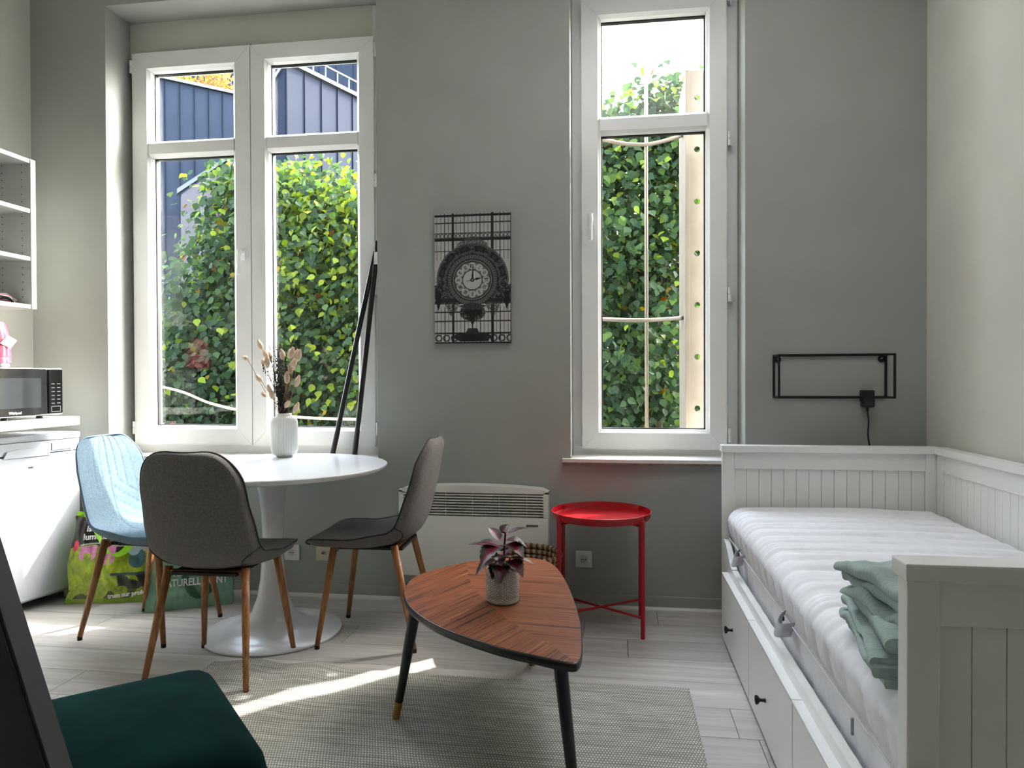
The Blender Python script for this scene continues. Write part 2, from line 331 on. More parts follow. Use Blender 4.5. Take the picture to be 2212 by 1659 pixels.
MB().box(-.254, .658, -.0345, -.0005, .7085, .7195, ch=.002).build('sill_stone_edge', STONE, win2)
def weep(x0, x1, nm, wn):   # outer stone ledge
    MB().box(x0, x1, .28, .52, .62, .72, ch=.004).build(nm, EXTW, wn)
weep(W1[0]-.05, W1[1]+.05, 'outer_ledge', win); weep(W2[0]-.05, W2[1]+.05, 'outer_ledge', win2)
# ------------------------------------------------------------------ outdoors
struct(MB().box(-45, 30, -40, 60, -.6, -.45).build('ground', GROUND))
# cream metal folding shutter parked beside the narrow window (leaf with holes + leaf standing out)
sh = thing('folding_shutter', 'cream metal folding shutter with a column of round holes', 'shutter', (0, 0, 0))
mb = MB(); X0, X1, Z0, Z1, hx = .388, .503, .726, 2.79, .445
holes = [.965+.28*i for i in range(7)]; zs = [Z0]+[z+.14 for z in holes[:-1]]+[Z1]
for yy in (.43, .434):
    for i, hz in enumerate(holes):
        a, b = zs[i], zs[i+1]; n = 24; r = .0158; vs = []
        for j in range(n):
            t = 2*PI*(j+.5)/n; cx, cz = math.cos(t), math.sin(t); vs.append((hx+r*cx, yy, hz+r*cz))
            k = min(((X1-hx)/cx if cx > 0 else (X0-hx)/cx) if abs(cx) > 1e-6 else 9, ((b-hz)/cz if cz > 0 else (a-hz)/cz) if abs(cz) > 1e-6 else 9)
            vs.append((hx+k*cx, yy, hz+k*cz))
        mb.add(vs, [(2*j, 2*j+1, 2*((j+1) % n)+1, 2*((j+1) % n)) for j in range(n)])
        for qx in (X0, X1):
            for qz in (a, b):
                dd = sorted(range(n), key=lambda j: (vs[2*j+1][0]-qx)**2+(vs[2*j+1][2]-qz)**2)[:2]
                mb.add([(qx, yy, qz), vs[2*dd[0]+1], vs[2*dd[1]+1]], [(0, 1, 2)])
mb.build('shutter_leaf', CREAMP, sh, fixn=False)
MB().box(X0-.006, X0+.016, .415, .434, Z0, Z1, ch=.002).build('leaf_fold', CREAMP, sh)
MB().box(.388, .394, .436, .86, Z0, Z1, ch=.001).build('shutter_leaf', CREAMP, sh)
MB().box(.500, .506, .42, .44, Z0, 3.1, ch=.001).build('hinge_post', CREAMP, sh)
gr = thing('window_grille', 'cream metal window grille with bowed horizontal bars', 'grille', (0, 0, 0))
for z in (.80, 1.47, 2.5): MB().tube(catmull([(-.30, .46, z), (-.06, .61, z), (.065, .70, z), (.19, .73, z), (.30, .675, z), (.385, .6, z)], 6, False), .012, 8).build('grille_bar', CREAMP, gr, True)
MB().tube([(.188, .745, .45), (.188, .745, 3.6)], .010, 8).build('grille_bar', CREAMP, gr, True)
MB().tube([(-.30, .45, .6), (-.30, .46, 3.6)], .010, 8).build('grille_bar', CREAMP, gr, True)
tag(MB().tube(catmull([(-3.3, .9, 1.13), (-2.78, .7, 1.06), (-2.5, .62, .98), (-2.2, .6, .925), (-1.8, .6, .892), (-1.35, .62, .89), (-1.0, .7, .93), (-.8, .46, 1.0)], 6, False), .0085, 8).build('outdoor_cable', CREAMP, smooth=True), 'cream cable sagging outside the wide double window', 'cable')

# trees
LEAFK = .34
def leaf_shape():
    pts = [(0, 0, 0), (-.34, .16, .05), (-.46, .46, .03), (-.24, .8, .02), (0, 1.08, -.10), (.24, .8, .02), (.46, .46, .03), (.34, .16, .05), (0, .5, -.05)]
    return np.array(pts), [(8, i, i+1) for i in range(0, 7)]+[(8, 7, 0)]
LV, LF = leaf_shape(); LF = np.array(LF)
def place_leaves(cen, nrm, size, spin):
    n = len(cen); nrm = nrm/np.linalg.norm(nrm, axis=1)[:, None]; hlp = np.where(np.abs(nrm[:, 2:3]) > .9, np.array([[1., 0, 0]]), np.array([[0, 0, 1.]]))
    a = np.cross(hlp, nrm); a /= np.linalg.norm(a, axis=1)[:, None]; b = np.cross(nrm, a)
    x = a*np.cos(spin)[:, None]+b*np.sin(spin)[:, None]; yv = np.cross(nrm, x)
    return x*size[:, None], yv*size[:, None], nrm*size[:, None]
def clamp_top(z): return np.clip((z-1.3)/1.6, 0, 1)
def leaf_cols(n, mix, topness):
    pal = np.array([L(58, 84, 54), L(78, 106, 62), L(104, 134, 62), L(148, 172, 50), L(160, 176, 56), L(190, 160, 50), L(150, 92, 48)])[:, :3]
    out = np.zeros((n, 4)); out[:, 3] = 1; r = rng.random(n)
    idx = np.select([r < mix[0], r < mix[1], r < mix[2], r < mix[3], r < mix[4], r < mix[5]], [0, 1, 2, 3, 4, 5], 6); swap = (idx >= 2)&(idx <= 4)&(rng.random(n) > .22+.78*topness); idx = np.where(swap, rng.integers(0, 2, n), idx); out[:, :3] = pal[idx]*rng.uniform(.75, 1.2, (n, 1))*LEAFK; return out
def tree(label, basepos, blobs, nleaf, mix, lsize, parts=300, branches=14, name='garden_tree'):
    bx, by, bz = basepos; t = thing(name, label, 'tree', basepos, group=None)
    vol = np.array([b[3]*b[4]*b[5] for b in blobs]); vol = vol**.62; which = rng.choice(len(blobs), nleaf, p=vol/vol.sum()); B = np.array(blobs)[which]
    d = rng.normal(size=(nleaf, 3)); d /= np.linalg.norm(d, axis=1)[:, None]; rad = rng.uniform(.0, 1, nleaf)**.33
    cen = B[:, :3]+d*rad[:, None]*B[:, 3:6]
    # gather leaves into sprays
    k = nleaf//7; sp = cen[rng.integers(0, nleaf, k)]; assign = rng.integers(0, k, nleaf); drop = rng.normal(size=(nleaf, 3))*np.array([.13, .10, .13]); cen = .35*cen+.65*sp[assign]+drop if False else sp[assign]+drop
    nr = np.column_stack([rng.normal(0, .55, nleaf), rng.normal(-.75, .45, nleaf), rng.normal(.55, .45, nleaf)])
    size = rng.uniform(.7, 1.15, nleaf)*lsize; spin = rng.normal(PI, .7, nleaf)
    cols = leaf_cols(nleaf, mix, clamp_top(cen[:, 2])); cen = cen-np.array(basepos)
    ax, ay, az = place_leaves(cen, nr, size, spin)
    # the leaves nearest the windows become single leaf parts
    near = np.argsort(cen[:, 1]+by+.25*np.abs(rng.normal(size=nleaf)))[:parts]; far = np.ones(nleaf, bool); far[near] = False
    ids = np.nonzero(far)[0]
    V = cen[ids][:, None, :]+LV[None, :, 0:1]*ax[ids][:, None, :]+LV[None, :, 1:2]*ay[ids][:, None, :]+LV[None, :, 2:3]*az[ids][:, None, :]
    F = (LF[None]+(np.arange(len(ids))*len(LV))[:, None, None]).reshape(-1, 3)
    me = bpy.data.meshes.new('foliage'); me.vertices.add(V.size//3); me.vertices.foreach_set('co', V.ravel()); me.loops.add(F.size); me.loops.foreach_set('vertex_index', F.ravel())
    me.polygons.add(len(F)); me.polygons.foreach_set('loop_start', np.arange(0, F.size, 3)); me.polygons.foreach_set('loop_total', np.full(len(F), 3)); me.update(calc_edges=True); me.materials.append(LEAFT)
    fo = link('foliage', me, t); colattr(fo, np.repeat(cols[ids], len(LV), axis=0)); fo['kind'] = 'stuff'
    shared = []
    for q in range(12 if parts else 0):
        m2 = bpy.data.meshes.new('leaf'); m2.from_pydata([tuple(p) for p in LV], [], [tuple(map(int, f)) for f in LF]); m2.materials.append(LEAFT)
        a = m2.color_attributes.new('Col', 'FLOAT_COLOR', 'POINT'); c = cols[near[q]]; a.data.foreach_set('color', np.tile(c, len(LV)).astype(np.float32)); shared.append(m2)
    for j, i_ in enumerate(near[:parts]):
        o = link('leaf', shared[j % 12], t); sz = size[i_]
        mm = Matrix([list(ax[i_]/sz), list(ay[i_]/sz), list(az[i_]/sz)]).transposed().to_4x4()
        o.matrix_basis = Matrix.Translation(cen[i_].tolist()) @ mm @ Matrix.Scale(sz, 4)
    tr = MB(); top = max(b[2]+b[5]*.3 for b in blobs)-bz; tr.tube(catmull([(0, 0, 0), (.05, .03, top*.3), (-.03, 0, top*.6), (.02, .02, top)], 6, False), [.07-.055*i/18 for i in range(19)], 8); tr.build('trunk', BARK, t, True)
    for j in range(branches):
        b = blobs[j % len(blobs)]; e = Vector((b[0]+random.uniform(-.8, .8)*b[3]-bx, b[1]+random.uniform(-.6, .6)*b[4]-by, b[2]+random.uniform(-.3, .9)*b[5]-bz)); z0 = max(.25, e.z*random.uniform(.25, .6)); s0 = Vector((.0, .0, z0))
        md = s0.lerp(e, .5)+Vector((0, 0, .12)); MB().tube(catmull([s0, md, e], 5, False), [.022-.0018*i for i in range(11)], 6).build('branch', BARK, t, True)
    return t
MIXA = (.34, .68, .88, .955, .982, .993); MIXY = (.14, .36, .62, .86, .98, .993); MIXD = (.5, .84, .95, .975, .985, .992)
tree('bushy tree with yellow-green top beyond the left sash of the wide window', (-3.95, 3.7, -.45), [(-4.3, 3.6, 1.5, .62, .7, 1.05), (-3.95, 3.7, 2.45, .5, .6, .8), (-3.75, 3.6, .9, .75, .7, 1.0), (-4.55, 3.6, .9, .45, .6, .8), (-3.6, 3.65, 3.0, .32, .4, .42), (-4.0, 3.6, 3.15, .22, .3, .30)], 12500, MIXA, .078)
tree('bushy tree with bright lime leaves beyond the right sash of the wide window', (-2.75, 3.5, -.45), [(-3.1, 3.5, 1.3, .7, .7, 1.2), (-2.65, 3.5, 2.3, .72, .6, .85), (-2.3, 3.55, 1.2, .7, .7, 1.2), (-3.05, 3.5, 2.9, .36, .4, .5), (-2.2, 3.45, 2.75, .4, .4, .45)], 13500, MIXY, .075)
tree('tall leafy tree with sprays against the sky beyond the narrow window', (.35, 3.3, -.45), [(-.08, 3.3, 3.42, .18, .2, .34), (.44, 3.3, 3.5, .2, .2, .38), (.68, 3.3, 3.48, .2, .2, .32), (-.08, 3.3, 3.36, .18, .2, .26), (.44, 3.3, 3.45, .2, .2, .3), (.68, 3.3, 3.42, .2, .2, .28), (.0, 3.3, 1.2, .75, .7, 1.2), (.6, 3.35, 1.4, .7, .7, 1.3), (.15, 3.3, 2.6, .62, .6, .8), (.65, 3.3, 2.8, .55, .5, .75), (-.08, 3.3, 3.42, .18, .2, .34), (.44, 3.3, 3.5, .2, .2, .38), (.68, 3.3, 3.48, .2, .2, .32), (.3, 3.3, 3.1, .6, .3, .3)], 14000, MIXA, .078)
tree('dark dense tree standing behind the lime-leaved one', (-3.2, 4.9, -.45), [(-4.2, 4.9, 1.3, 1.0, .6, 1.5), (-3.0, 4.9, 1.4, 1.1, .6, 1.6), (-3.4, 4.9, 2.4, .8, .5, .8)], 7000, MIXD, .11, 0, 8)
tree('dark dense tree standing behind the tree at the narrow window', (.35, 4.7, -.45), [(-.3, 4.7, 1.4, .9, .6, 1.6), (.9, 4.7, 1.4, .9, .6, 1.6), (.3, 4.7, 2.5, .9, .5, .9)], 6500, MIXD, .11, 0, 8)
# zinc-clad building on the left
def building(name, label, A, Bp, depth, z0, z1, pitch, panel_mat, seam_mat, inset=.02, coping=True):
    A = Vector((A[0], A[1], 0)); Bv = Vector((Bp[0], Bp[1], 0)); d = (Bv-A); ln = d.length; d.normalize(); ang = math.atan2(d.y, d.x)
    t = thing(name, label, 'building', (A.x, A.y, z0), ang); H = z1-z0
    MB().box(0, ln, .03, depth, 0, H).build('core', seam_mat, t)
    n = max(1, int(round(ln/pitch))); pw = ln/n; me = None
    for i in range(n):
        if me is None: o = MB().box(.009, pw-.009, 0, .04, 0, H, ch=.004).build('cladding_panel', panel_mat, t); me = o.data
        else: o = link('cladding_panel', me, t)
        o.location.x = i*pw
    for i in range(n+1): MB().box(i*pw-.008, i*pw+.008, -.03, .02, 0, H).build('standing_seam', seam_mat, t)
    if coping: MB().box(-.1, ln+.1, -.09, depth, H, H+.10).build('coping', COPING, t)
    return t, d, ln
bA, dA, lA = building('clad_building', 'grey-blue zinc-clad building with planted flat roof', (-17.2, 13.2), (-9.0, 21.0), 5, -.5, 10.25, .42, ZINC, ZDARK)
bB, dB, lB = building('clad_building', 'pale blue-white clad building with a white roof railing', (-8.15, 13.55), (-4.6, 22.5), .06, -.5, 9.05, .62, ZINC2, base('pale_seam', (21, 25, 35), .7, 0, .05))
mb = MB(); mb.prism([(.01, 0), (.95, 0), (.95, 8.75), (.01, 9.6)], 0, 2.0, ax='x'); mb.build('side_gable', ZINC2, bB); mb = MB(); mb.prism([(-.02, 9.56), (1.05, 8.62), (1.05, 8.72), (-.02, 9.68)], -.05, 2.0, ax='x'); mb.build('gable_coping', COPING, bB)
rl = MB(); rl.tube([(0, -.02, 9.98), (lB, -.02, 9.98)], .03, 6)
for i in range(int(lB/.45)+1): rl.tube([(i*.45, -.02, 9.6), (i*.45, -.02, 9.98)], .018, 5)
rl.build('roof_railing', COPING, bB)
bD, _, _ = building('clad_building', 'blue clad building rising behind the roof shrubs', (-26, 27), (-10, 27.5), 4, -.5, 20, .8, ZINC, ZDARK)
st = thing('stair_wall', 'mauve rendered stair wall with slanted top below the zinc building', 'wall', (-11.3, 14.6, -.5), math.radians(36))
MB().prism([(-.35, 0), (1.25, 0), (1.25, 8.0), (-.35, 6.6)], 0, .3, ax='y').build('stair_panel', MAUVE, st)
MB().prism([(-.45, 6.62), (1.3, 8.1), (1.3, 8.2), (-.45, 6.75)], -.03, .33, ax='y').build('coping', COPING, st)
# roof shrubs
def shrub(label, pos, r, n, pal):
    t = thing('roof_shrub', label, 'shrub', pos, group=None)
    d = rng.normal(size=(n, 3)); d /= np.linalg.norm(d, axis=1)[:, None]; cen = d*(rng.random(n)**.4)[:, None]*np.array(r); cen[:, 2] = np.abs(cen[:, 2])
    size = rng.uniform(.08, .17, n); ax, ay, az = place_leaves(cen, rng.normal(size=(n, 3)), size, rng.uniform(0, 6, n))
    V = cen[:, None, :]+LV[None, :, 0:1]*ax[:, None, :]*.5+LV[None, :, 1:2]*ay[:, None, :]+LV[None, :, 2:3]*az[:, None, :]
    F = (LF[None]+(np.arange(n)*len(LV))[:, None, None]).reshape(-1, 3); me = bpy.data.meshes.new('foliage'); me.from_pydata(V.reshape(-1, 3).tolist(), [], F.tolist()); me.materials.append(LEAFT)
    o = link('foliage', me, t); o['kind'] = 'stuff'; p = np.array([L(*c) for c in pal])*np.array([.45, .45, .45, 1]); colattr(o, np.repeat(p[rng.integers(0, len(p), n)], len(LV), axis=0))
    MB().tube([(0, 0, -.02), (0, 0, r[2]*.5)], .05, 6).build('stem', BARK, t)
for i, (u, pal, lab, rr) in enumerate(((4.1, [(176, 172, 60), (150, 158, 70), (196, 180, 80)], 'yellow-green shrub on the zinc building roof', (.9, .6, 1.1)), (5.3, [(190, 170, 70), (168, 160, 72), (206, 160, 90)], 'yellowing shrub between green and orange ones on the zinc roof', (.8, .6, 1.0)), (6.6, [(214, 150, 92), (226, 166, 110), (196, 140, 90)], 'orange autumn shrub on the zinc building roof', (.95, .6, 1.35)), (7.9, [(216, 156, 100), (228, 176, 120)], 'pale orange shrub at the corner of the zinc roof', (.8, .6, 1.1)))):
    p = Vector((-17.2, 13.2, 0))+dA*u+Vector((-dA.y, dA.x, 0))*.8; shrub(lab, (p.x, p.y, 10.25), rr, 900, pal)

# ------------------------------------------------------------------ kitchen corner
CX = -2.70
ws = MB().box(XL+.001, CX, -1.6, -.25, .905, .948, ch=.003)
tag(ws.build('worktop', WHITE2), 'white worktop board fixed to the left wall under the microwave', 'worktop')
for i_ in (0,):
    pass
fg = thing('fridge', 'white under-counter fridge with recessed door grip', 'fridge', (-2.80, -.13, 0), math.radians(-9))
# local: front face plane x=0, extends -x ; width along -y
MB().box(-.29, -.045, -.55, 0, .03, .83, ch=.008).build('body', FRIDGE, fg)
MB().box(-.29, .004, -.552, .002, .83, .862, ch=.008).build('worktop_lid', FRIDGE, fg)
dr = MB().box(-.04, 0, -.55, 0, .05, .762, ch=.008).build('door', FRIDGE, fg)
MB().box(-.04, -.004, -.55, 0, .768, .828, ch=.004).build('control_strip', FRIDGE, fg)
MB().box(-.002, .0015, -.16, -.045, .778, .818, ch=.001).build('thermostat_window', base('pale_blue_plastic', (176, 190, 214), .3), fg)
mb = MB(); mb.prism([(-.42, .757), (-.17, .757), (-.2, .79), (-.26, .8), (-.34, .8), (-.4, .79)], -.002, .006, ax='x'); mb.build('grip', FRIDGE, dr)
MB().box(0, .0015, -.29, -.265, .70, .708).build('badge', STEEL, dr)
for yy in (-.5, -.05): MB().tube([(-.04, yy, 0), (-.04, yy, .035)], .014, 12).build('foot', SOCK, fg)
mw = thing('microwave', 'black and silver microwave oven on the white worktop', 'microwave', (CX-.03, -.33, .948), 0)
MB().box(-.33, -.005, -.5, 0, .014, .244, ch=.006).build('casing', SILV, mw)
MB().box(-.006, .002, -.498, -.002, .016, .242, ch=.003).build('front_frame', SILV, mw)
dd = MB().box(.0, .014, -.496, -.115, .02, .239, ch=.003).build('door', MWB, mw)
MB().box(.0135, .0155, -.46, -.15, .055, .195, ch=.001).build('door_glass', MWG, dd)
text('brand_lettering', 'Whirlpool', .017, INKW, dd, (.0146, -.30, .029), (PI/2, 0, PI/2), .0003, 'CENTER')
pn = MB().box(.0, .012, -.098, -.012, .022, .237, ch=.002).build('control_panel', MWB, mw)
GRP = base('panel_print', (96, 98, 100), .4)
for rr in range(6):
    for cc in range(2): MB().box(.012, .0127, -.083+cc*.036, -.063+cc*.036, .165-rr*.019, .169-rr*.019).build('button_mark', GRP, pn)
mb = MB(); mitre_pts = (-.084, -.026, .03, .058)
for a in ((-.084, -.026, .03, .032), (-.084, -.026, .056, .058), (-.084, -.082, .03, .058), (-.028, -.026, .03, .058)): mb.box(.012, .013, *a)
mb.build('start_button', SILV, pn)
for yy in (-.46, -.1, -.3): MB().tube([(-.04, yy, 0), (-.04, yy, .016)], .015, 12).build('foot', BLACK, mw)
kt = thing('kettle', 'glossy pink electric kettle standing on the microwave', 'kettle', (CX-.17, -.60, 1.192), 0)
MB().lathe([(.0, 0), (.078, 0), (.082, .004), (.08, .02), (.0, .02)], 40).build('base_plate', STEEL, kt, True, 40)
MB().lathe([(.079, .02), (.081, .022), (.081, .045), (.0795, .047), (.0795, .0495), (.081, .051), (.079, .1), (.074, .15), (.066, .19), (.055, .212), (.03, .222), (0, .224)], 48).build('body', PINK, kt, True, 40)
MB().lathe([(.02, .222), (.012, .226), (.014, .24), (.008, .246), (0, .247)], 20).build('lid_knob', STEEL, kt, True, 40)
MB().tube(catmull([(0, -.065, .19), (0, -.12, .2), (0, -.135, .14), (0, -.11, .07), (0, -.078, .06)], 6, False), .011, 10).build('handle', BLACK, kt, True)
tgp = MB().add([(.083, .012, .15), (.09, .055, .128), (.087, .02, .09), (.081, -.03, .112)], [(0, 1, 2, 3)]); tgp.add([(.0815, .012, .15), (.0885, .055, .128), (.0855, .02, .09), (.0795, -.03, .112)], [(3, 2, 1, 0)]); tgp.build('paper_tag', PAPER, kt, fixn=False)
# open wall cabinet
wc = thing('wall_shelf_unit', 'white open wall shelf unit with rows of peg holes', 'shelf', (-2.84, -.36, 1.485), 0)
Dp = .343; Hh = .735
MB().box(-Dp, 0, -.03, 0, 0, Hh, ch=.001).build('side_panel', CAB, wc); MB().box(-Dp, 0, -.85, -.82, 0, Hh, ch=.001).build('side_panel', CAB, wc)
for z in (0, .235, .47, Hh-.02): MB().box(-Dp, -.004, -.82, -.03, z, z+.02, ch=.001).build('shelf_board', CAB, wc)
MB().box(-Dp, -Dp+.006, -.82, -.03, .02, Hh-.02).build('back_panel', CAB, wc)
mb = MB()
for x_ in (-.05, -.16):
    for k in range(19):
        z = .06+k*.036
        if min(abs(z-.245), abs(z-.48)) > .018: mb.tube([(x_, -.0303, z), (x_, -.0306, z)], .0028, 8)
mb.build('peg_holes', base('hole_dark', (40, 40, 40), .9), wc)['kind'] = 'stuff'
cb = thing('cable_bundle', 'bundle of black, white and pink cords on the lowest open shelf', 'cords', (-2.93, -.50, 1.505), 0)
for j in range(8):
    h = .012+.006*(j % 4); off = j*.004; pts = [(.0+off, .085, h*.6), (.02-off, .05, h+.016), (-.01, .0, h+.024-off), (.0, -.06, h+.01), (.01+off, -.12, h), (-.03, -.15, h*.6), (-.06, -.1, h), (-.05+off, .0, h+.012), (-.04, .06, h)]
    MB().tube(catmull(pts, 5), .0045, 8).build('cord', [BLACK, INKW, base('pink_cord', (206, 120, 136), .6), STRAP][j % 4], cb, True)

# ------------------------------------------------------------------ shopping bags
def bag(name, label, loc, rz, wid, dep, hgt, lean, colf, nu=110, nv=100, seed=1, side_col=(110, 150, 20)):
    t = thing(name, label, 'bag', loc, rz); hw = wid/2
    def bulge(u, v): return .022*math.sin(PI*u)*math.sin(PI*min(1, v*1.1))+.010*noise.noise((u*5+seed, v*5, seed))+.004*noise.noise((u*16, v*13, seed*3))
    def front(u, v): return ((-hw+wid*u)*(1-.07*v)+.02*noise.noise((v*3, seed, 0)), -dep/2*(1-.75*v)-bulge(u, v)+lean*v, hgt*v*(1+.03*noise.noise((u*4, seed, 9))*v)+.001)
    mb = MB(); mb.grid(front, nu, nv); fo = mb.build('front_panel', PRINTB, t, True, fixn=False)
    cols = np.array([colf(i/nu, j/nv) for j in range(nv+1) for i in range(nu+1)]); colattr(fo, cols)
    def back(u, v): return ((-hw+wid*u)*(1-.07*v)+.02*noise.noise((v*3, seed, 0)), dep/2*(1-.75*v)+lean*v+.006*noise.noise((u*5, v*5, seed+7)), hgt*v*(1+.03*noise.noise((u*4, seed, 9))*v)+.001)
    sidem = base(name+'_side', side_col, .4)
    MB().grid(back, 24, 24, flip=True).build('back_panel', sidem, t, True, fixn=False)
    for ue in (0, 1):
        def sd_(a, v, ue=ue):
            f = Vector(front(ue, v)); b = Vector(back(ue, v)); p = f.lerp(b, a); p.x += (-1 if ue else 1)*.035*math.sin(PI*a)*v+.006*noise.noise((a*4, v*6, seed)); return p
        MB().grid(sd_, 10, 24).build('side_gusset', sidem, t, True, fixn=False)
    MB().box(-hw*.99, hw*.99, -dep/2+.004, dep/2-.004, .0005, .003).build('bottom', sidem, t)
    return t, front
def c4(c): return L(*c)
def col1(u, v):
    n1 = noise.noise((u*9, v*9, 2.)); n2 = noise.noise((u*30, v*30, 5.)); n3 = noise.noise((u*5, v*6, 8.))
    g = (150+40*n1+26*n2, 172+34*n1+24*n2, 28+20*n2)
    if v > .62+.05*math.sin(u*7)+.01*n2: c = (40, 37, 33)
    else: c = g
    if .33 < v < .36+.0*u: pass
    for a, b, z0, z1 in ((.12, .33, .50, .66), (.42, .56, .46, .66)):
        if a < u < b and z0+.06*n2 < v < z1 and not (a+.06 < u < b-.05 and v < z0+.08): c = (214+20*n2, 128+14*n2, 178)
    if abs(v-.66-.02*math.sin(u*6)) < .006 and u > .1: c = (200, 206, 190)
    if (u-.06)**2*4+(v-.66)**2 < .004: c = (224, 60, 92)
    if (u-.82)**2*1.2+(v-.50)**2*1.0 < .012+.002*n2: c = (70, 104, 112)
    if (u-.77)**2*1.2+(v-.62)**2*1.2 < .009+.002*n2: c = (168, 196, 202)
    if (u-.9)**2*3+(v-.66)**2 < .008: c = (176, 168, 160)
    if .58 < u < .92 and .15 < v < .32 and n3+.6*n1 > -.1: c = (44, 46, 36)
    if abs(v-.33) < .012 and .5 < u < .95: c = (60, 84, 92)
    if v < .16 and n1 > .15: c = (74, 92, 26)
    if v < .06: c = (120+20*n1, 150, 26)
    return L(*[clamp(x, 5, 250) for x in c])
b1, f1 = bag('shopping_bag', 'lime green and black printed shopping bag beside the fridge', (-2.56, -.185, 0), math.radians(14), .43, .15, .43, .04, col1, seed=1, side_col=(128, 168, 22))
def on(front, u, v, d=.004): p = Vector(front(u, v)); p.y -= d; return p
text('lettering', 'ist', .042, INKW, b1, on(f1, .2, .83, .012), (PI/2-.12, 0, 0), .0003, 'CENTER', .1, 1, .0014)
text('lettering', 'lumenssa', .042, INKW, b1, on(f1, .33, .73, .012), (PI/2-.12, -.04, 0), .0003, 'CENTER', .1, 1, .0014)
text('lettering', 'trum zur profess', .03, INKW, b1, on(f1, .72, .085, .010), (PI/2, -.1, 0), .0003, 'CENTER', .1, 1, .0014)
for dx in (0,):
    st_ = catmull([on(f1, .22, .99, .006), on(f1, .25, .86, .02), on(f1, .42, .68, .03), on(f1, .55, .57, .035), on(f1, .68, .60, .03), on(f1, .76, .78, .02), on(f1, .8, .99, .006)], 8, False)
    mb = MB(); vs = []
    for p in st_: vs += [p+Vector((-.015, 0, .008)), p+Vector((.015, 0, -.008)), p+Vector((.015, .003, -.008)), p+Vector((-.015, .003, .008))]
    k = len(st_); mb.add(vs, [(4*i+a, 4*i+(a+1) % 4, 4*i+4+(a+1) % 4, 4*i+4+a) for i in range(k-1) for a in range(4)]); mb.build('handle_strap', LIME, b1, True, 40)
mb = MB().grid(lambda a, b: (-.2+.09*a, .03+.02*math.sin(a*5)+.01*b, .415+.035*b*(1-.6*a)), 8, 3); mb.build('handle_strap', LIME, b1, True, fixn=False)
def col2(u, v):
    n1 = noise.noise((u*4, v*14, 3.)); n2 = noise.noise((u*25, v*4, 6.))
    c = [124+16*n1+10*n2, 172+14*n1+10*n2, 144+12*n1+8*n2]
    rr = math.hypot((u-.62)*1.25, (v-.38)*.92); an = math.atan2(v-.38, u-.62)
    if .135 < rr < .25 and not (-.5+.0 < an-2.1 < .35): c = [40, 98, 66]
    if rr < .25 and v < .28 and abs(u-.62+(v-.2)*.6) < .03: c = [104, 150, 122]
    if v > .78: c = [150+30*n1, 196+20*n1, 176+20*n1]
    return L(*[clamp(x, 5, 250) for x in c])
b2, f2 = bag('shopping_bag', 'sage green paper-look shopping bag behind the grey chair legs', (-2.115, -.222, 0), math.radians(27), .40, .13, .40, .02, col2, 70, 60, 4, (98, 142, 116))
text('lettering', 'RECYCLE,', .05, INKW, b2, on(f2, .56, .42, .016), (PI/2-.03, 0, 0), .0003, 'CENTER', 0, .82, .0012)
text('lettering', 'NATURELLEMENT', .05, INKW, b2, on(f2, .55, .295, .018), (PI/2-.03, 0, 0), .0003, 'CENTER', 0, .78, .0012)

# ------------------------------------------------------------------ chairs
PROF = catmull([(.262, .428, 0), (.258, .446, 0), (.225, .457, 0), (.12, .452, 0), (0, .445, 0), (-.095, .449, 0), (-.155, .478, 0), (-.19, .535, 0), (-.213, .62, 0), (-.236, .73, 0), (-.252, .82, 0), (-.262, .876, 0)], 8, False)
acc = [0]
for a, b in zip(PROF, PROF[1:]): acc.append(acc[-1]+(b-a).length)
def prof(v):
    s = v*acc[-1]; i = 0
    while i < len(acc)-2 and acc[i+1] < s: i += 1
    t = (s-acc[i])/(acc[i+1]-acc[i]); return PROF[i].lerp(PROF[i+1], t)
def lerps(v, pts):
    for (a, x), (b, y) in zip(pts, pts[1:]):
        if v <= b: return x+(y-x)*sm((v-a)/(b-a))
    return pts[-1][1]
def shell_pt(u, v, off=0.0):
    p = prof(v); e = .004; t = (prof(min(1, v+e))-prof(max(0, v-e))).normalized(); n = Vector((t.y, -t.x, 0))
    if v < .5 and n.y < 0 or v >= .5 and n.x < 0: n = -n
    hw = lerps(v, [(0, .205), (.12, .222), (.3, .224), (.5, .222), (.62, .216), (.8, .202), (1, .180)])
    if v < .13: hw *= (max(0, 1-(1-v/.13)**2.6))**(1/2.6)*.34+.66
    if v > .85: hw *= (max(0, 1-((v-.85)/.15)**2.5))**(1/2.5)*.62+.38
    cl = lerps(v, [(0, .004), (.2, .014), (.42, .045), (.6, .05), (.85, .034), (1, .012)])
    c = abs(u)**2.3*cl+off
    return Vector((u*hw, p.x+n.x*c, p.y+n.y*c))
def quilt(u, v):
    """stitch groove depth for the blue chair"""
    g = 0
    if v > .80-.30*abs(u)*.6:
        d = abs((u*4.5) % 1-.5)*2; g = max(g, 1-(1-d)/.13) if d > .87 else g
    else:
        q = (v*15+abs(u)*3.2) % 1; d = abs(q-.5)*2; g = max(g, (d-.86)/.14) if d > .86 else g
        if abs(u) < .012*1.5: g = max(g, 1-abs(u)/.018)
    return .0045*clamp(g)
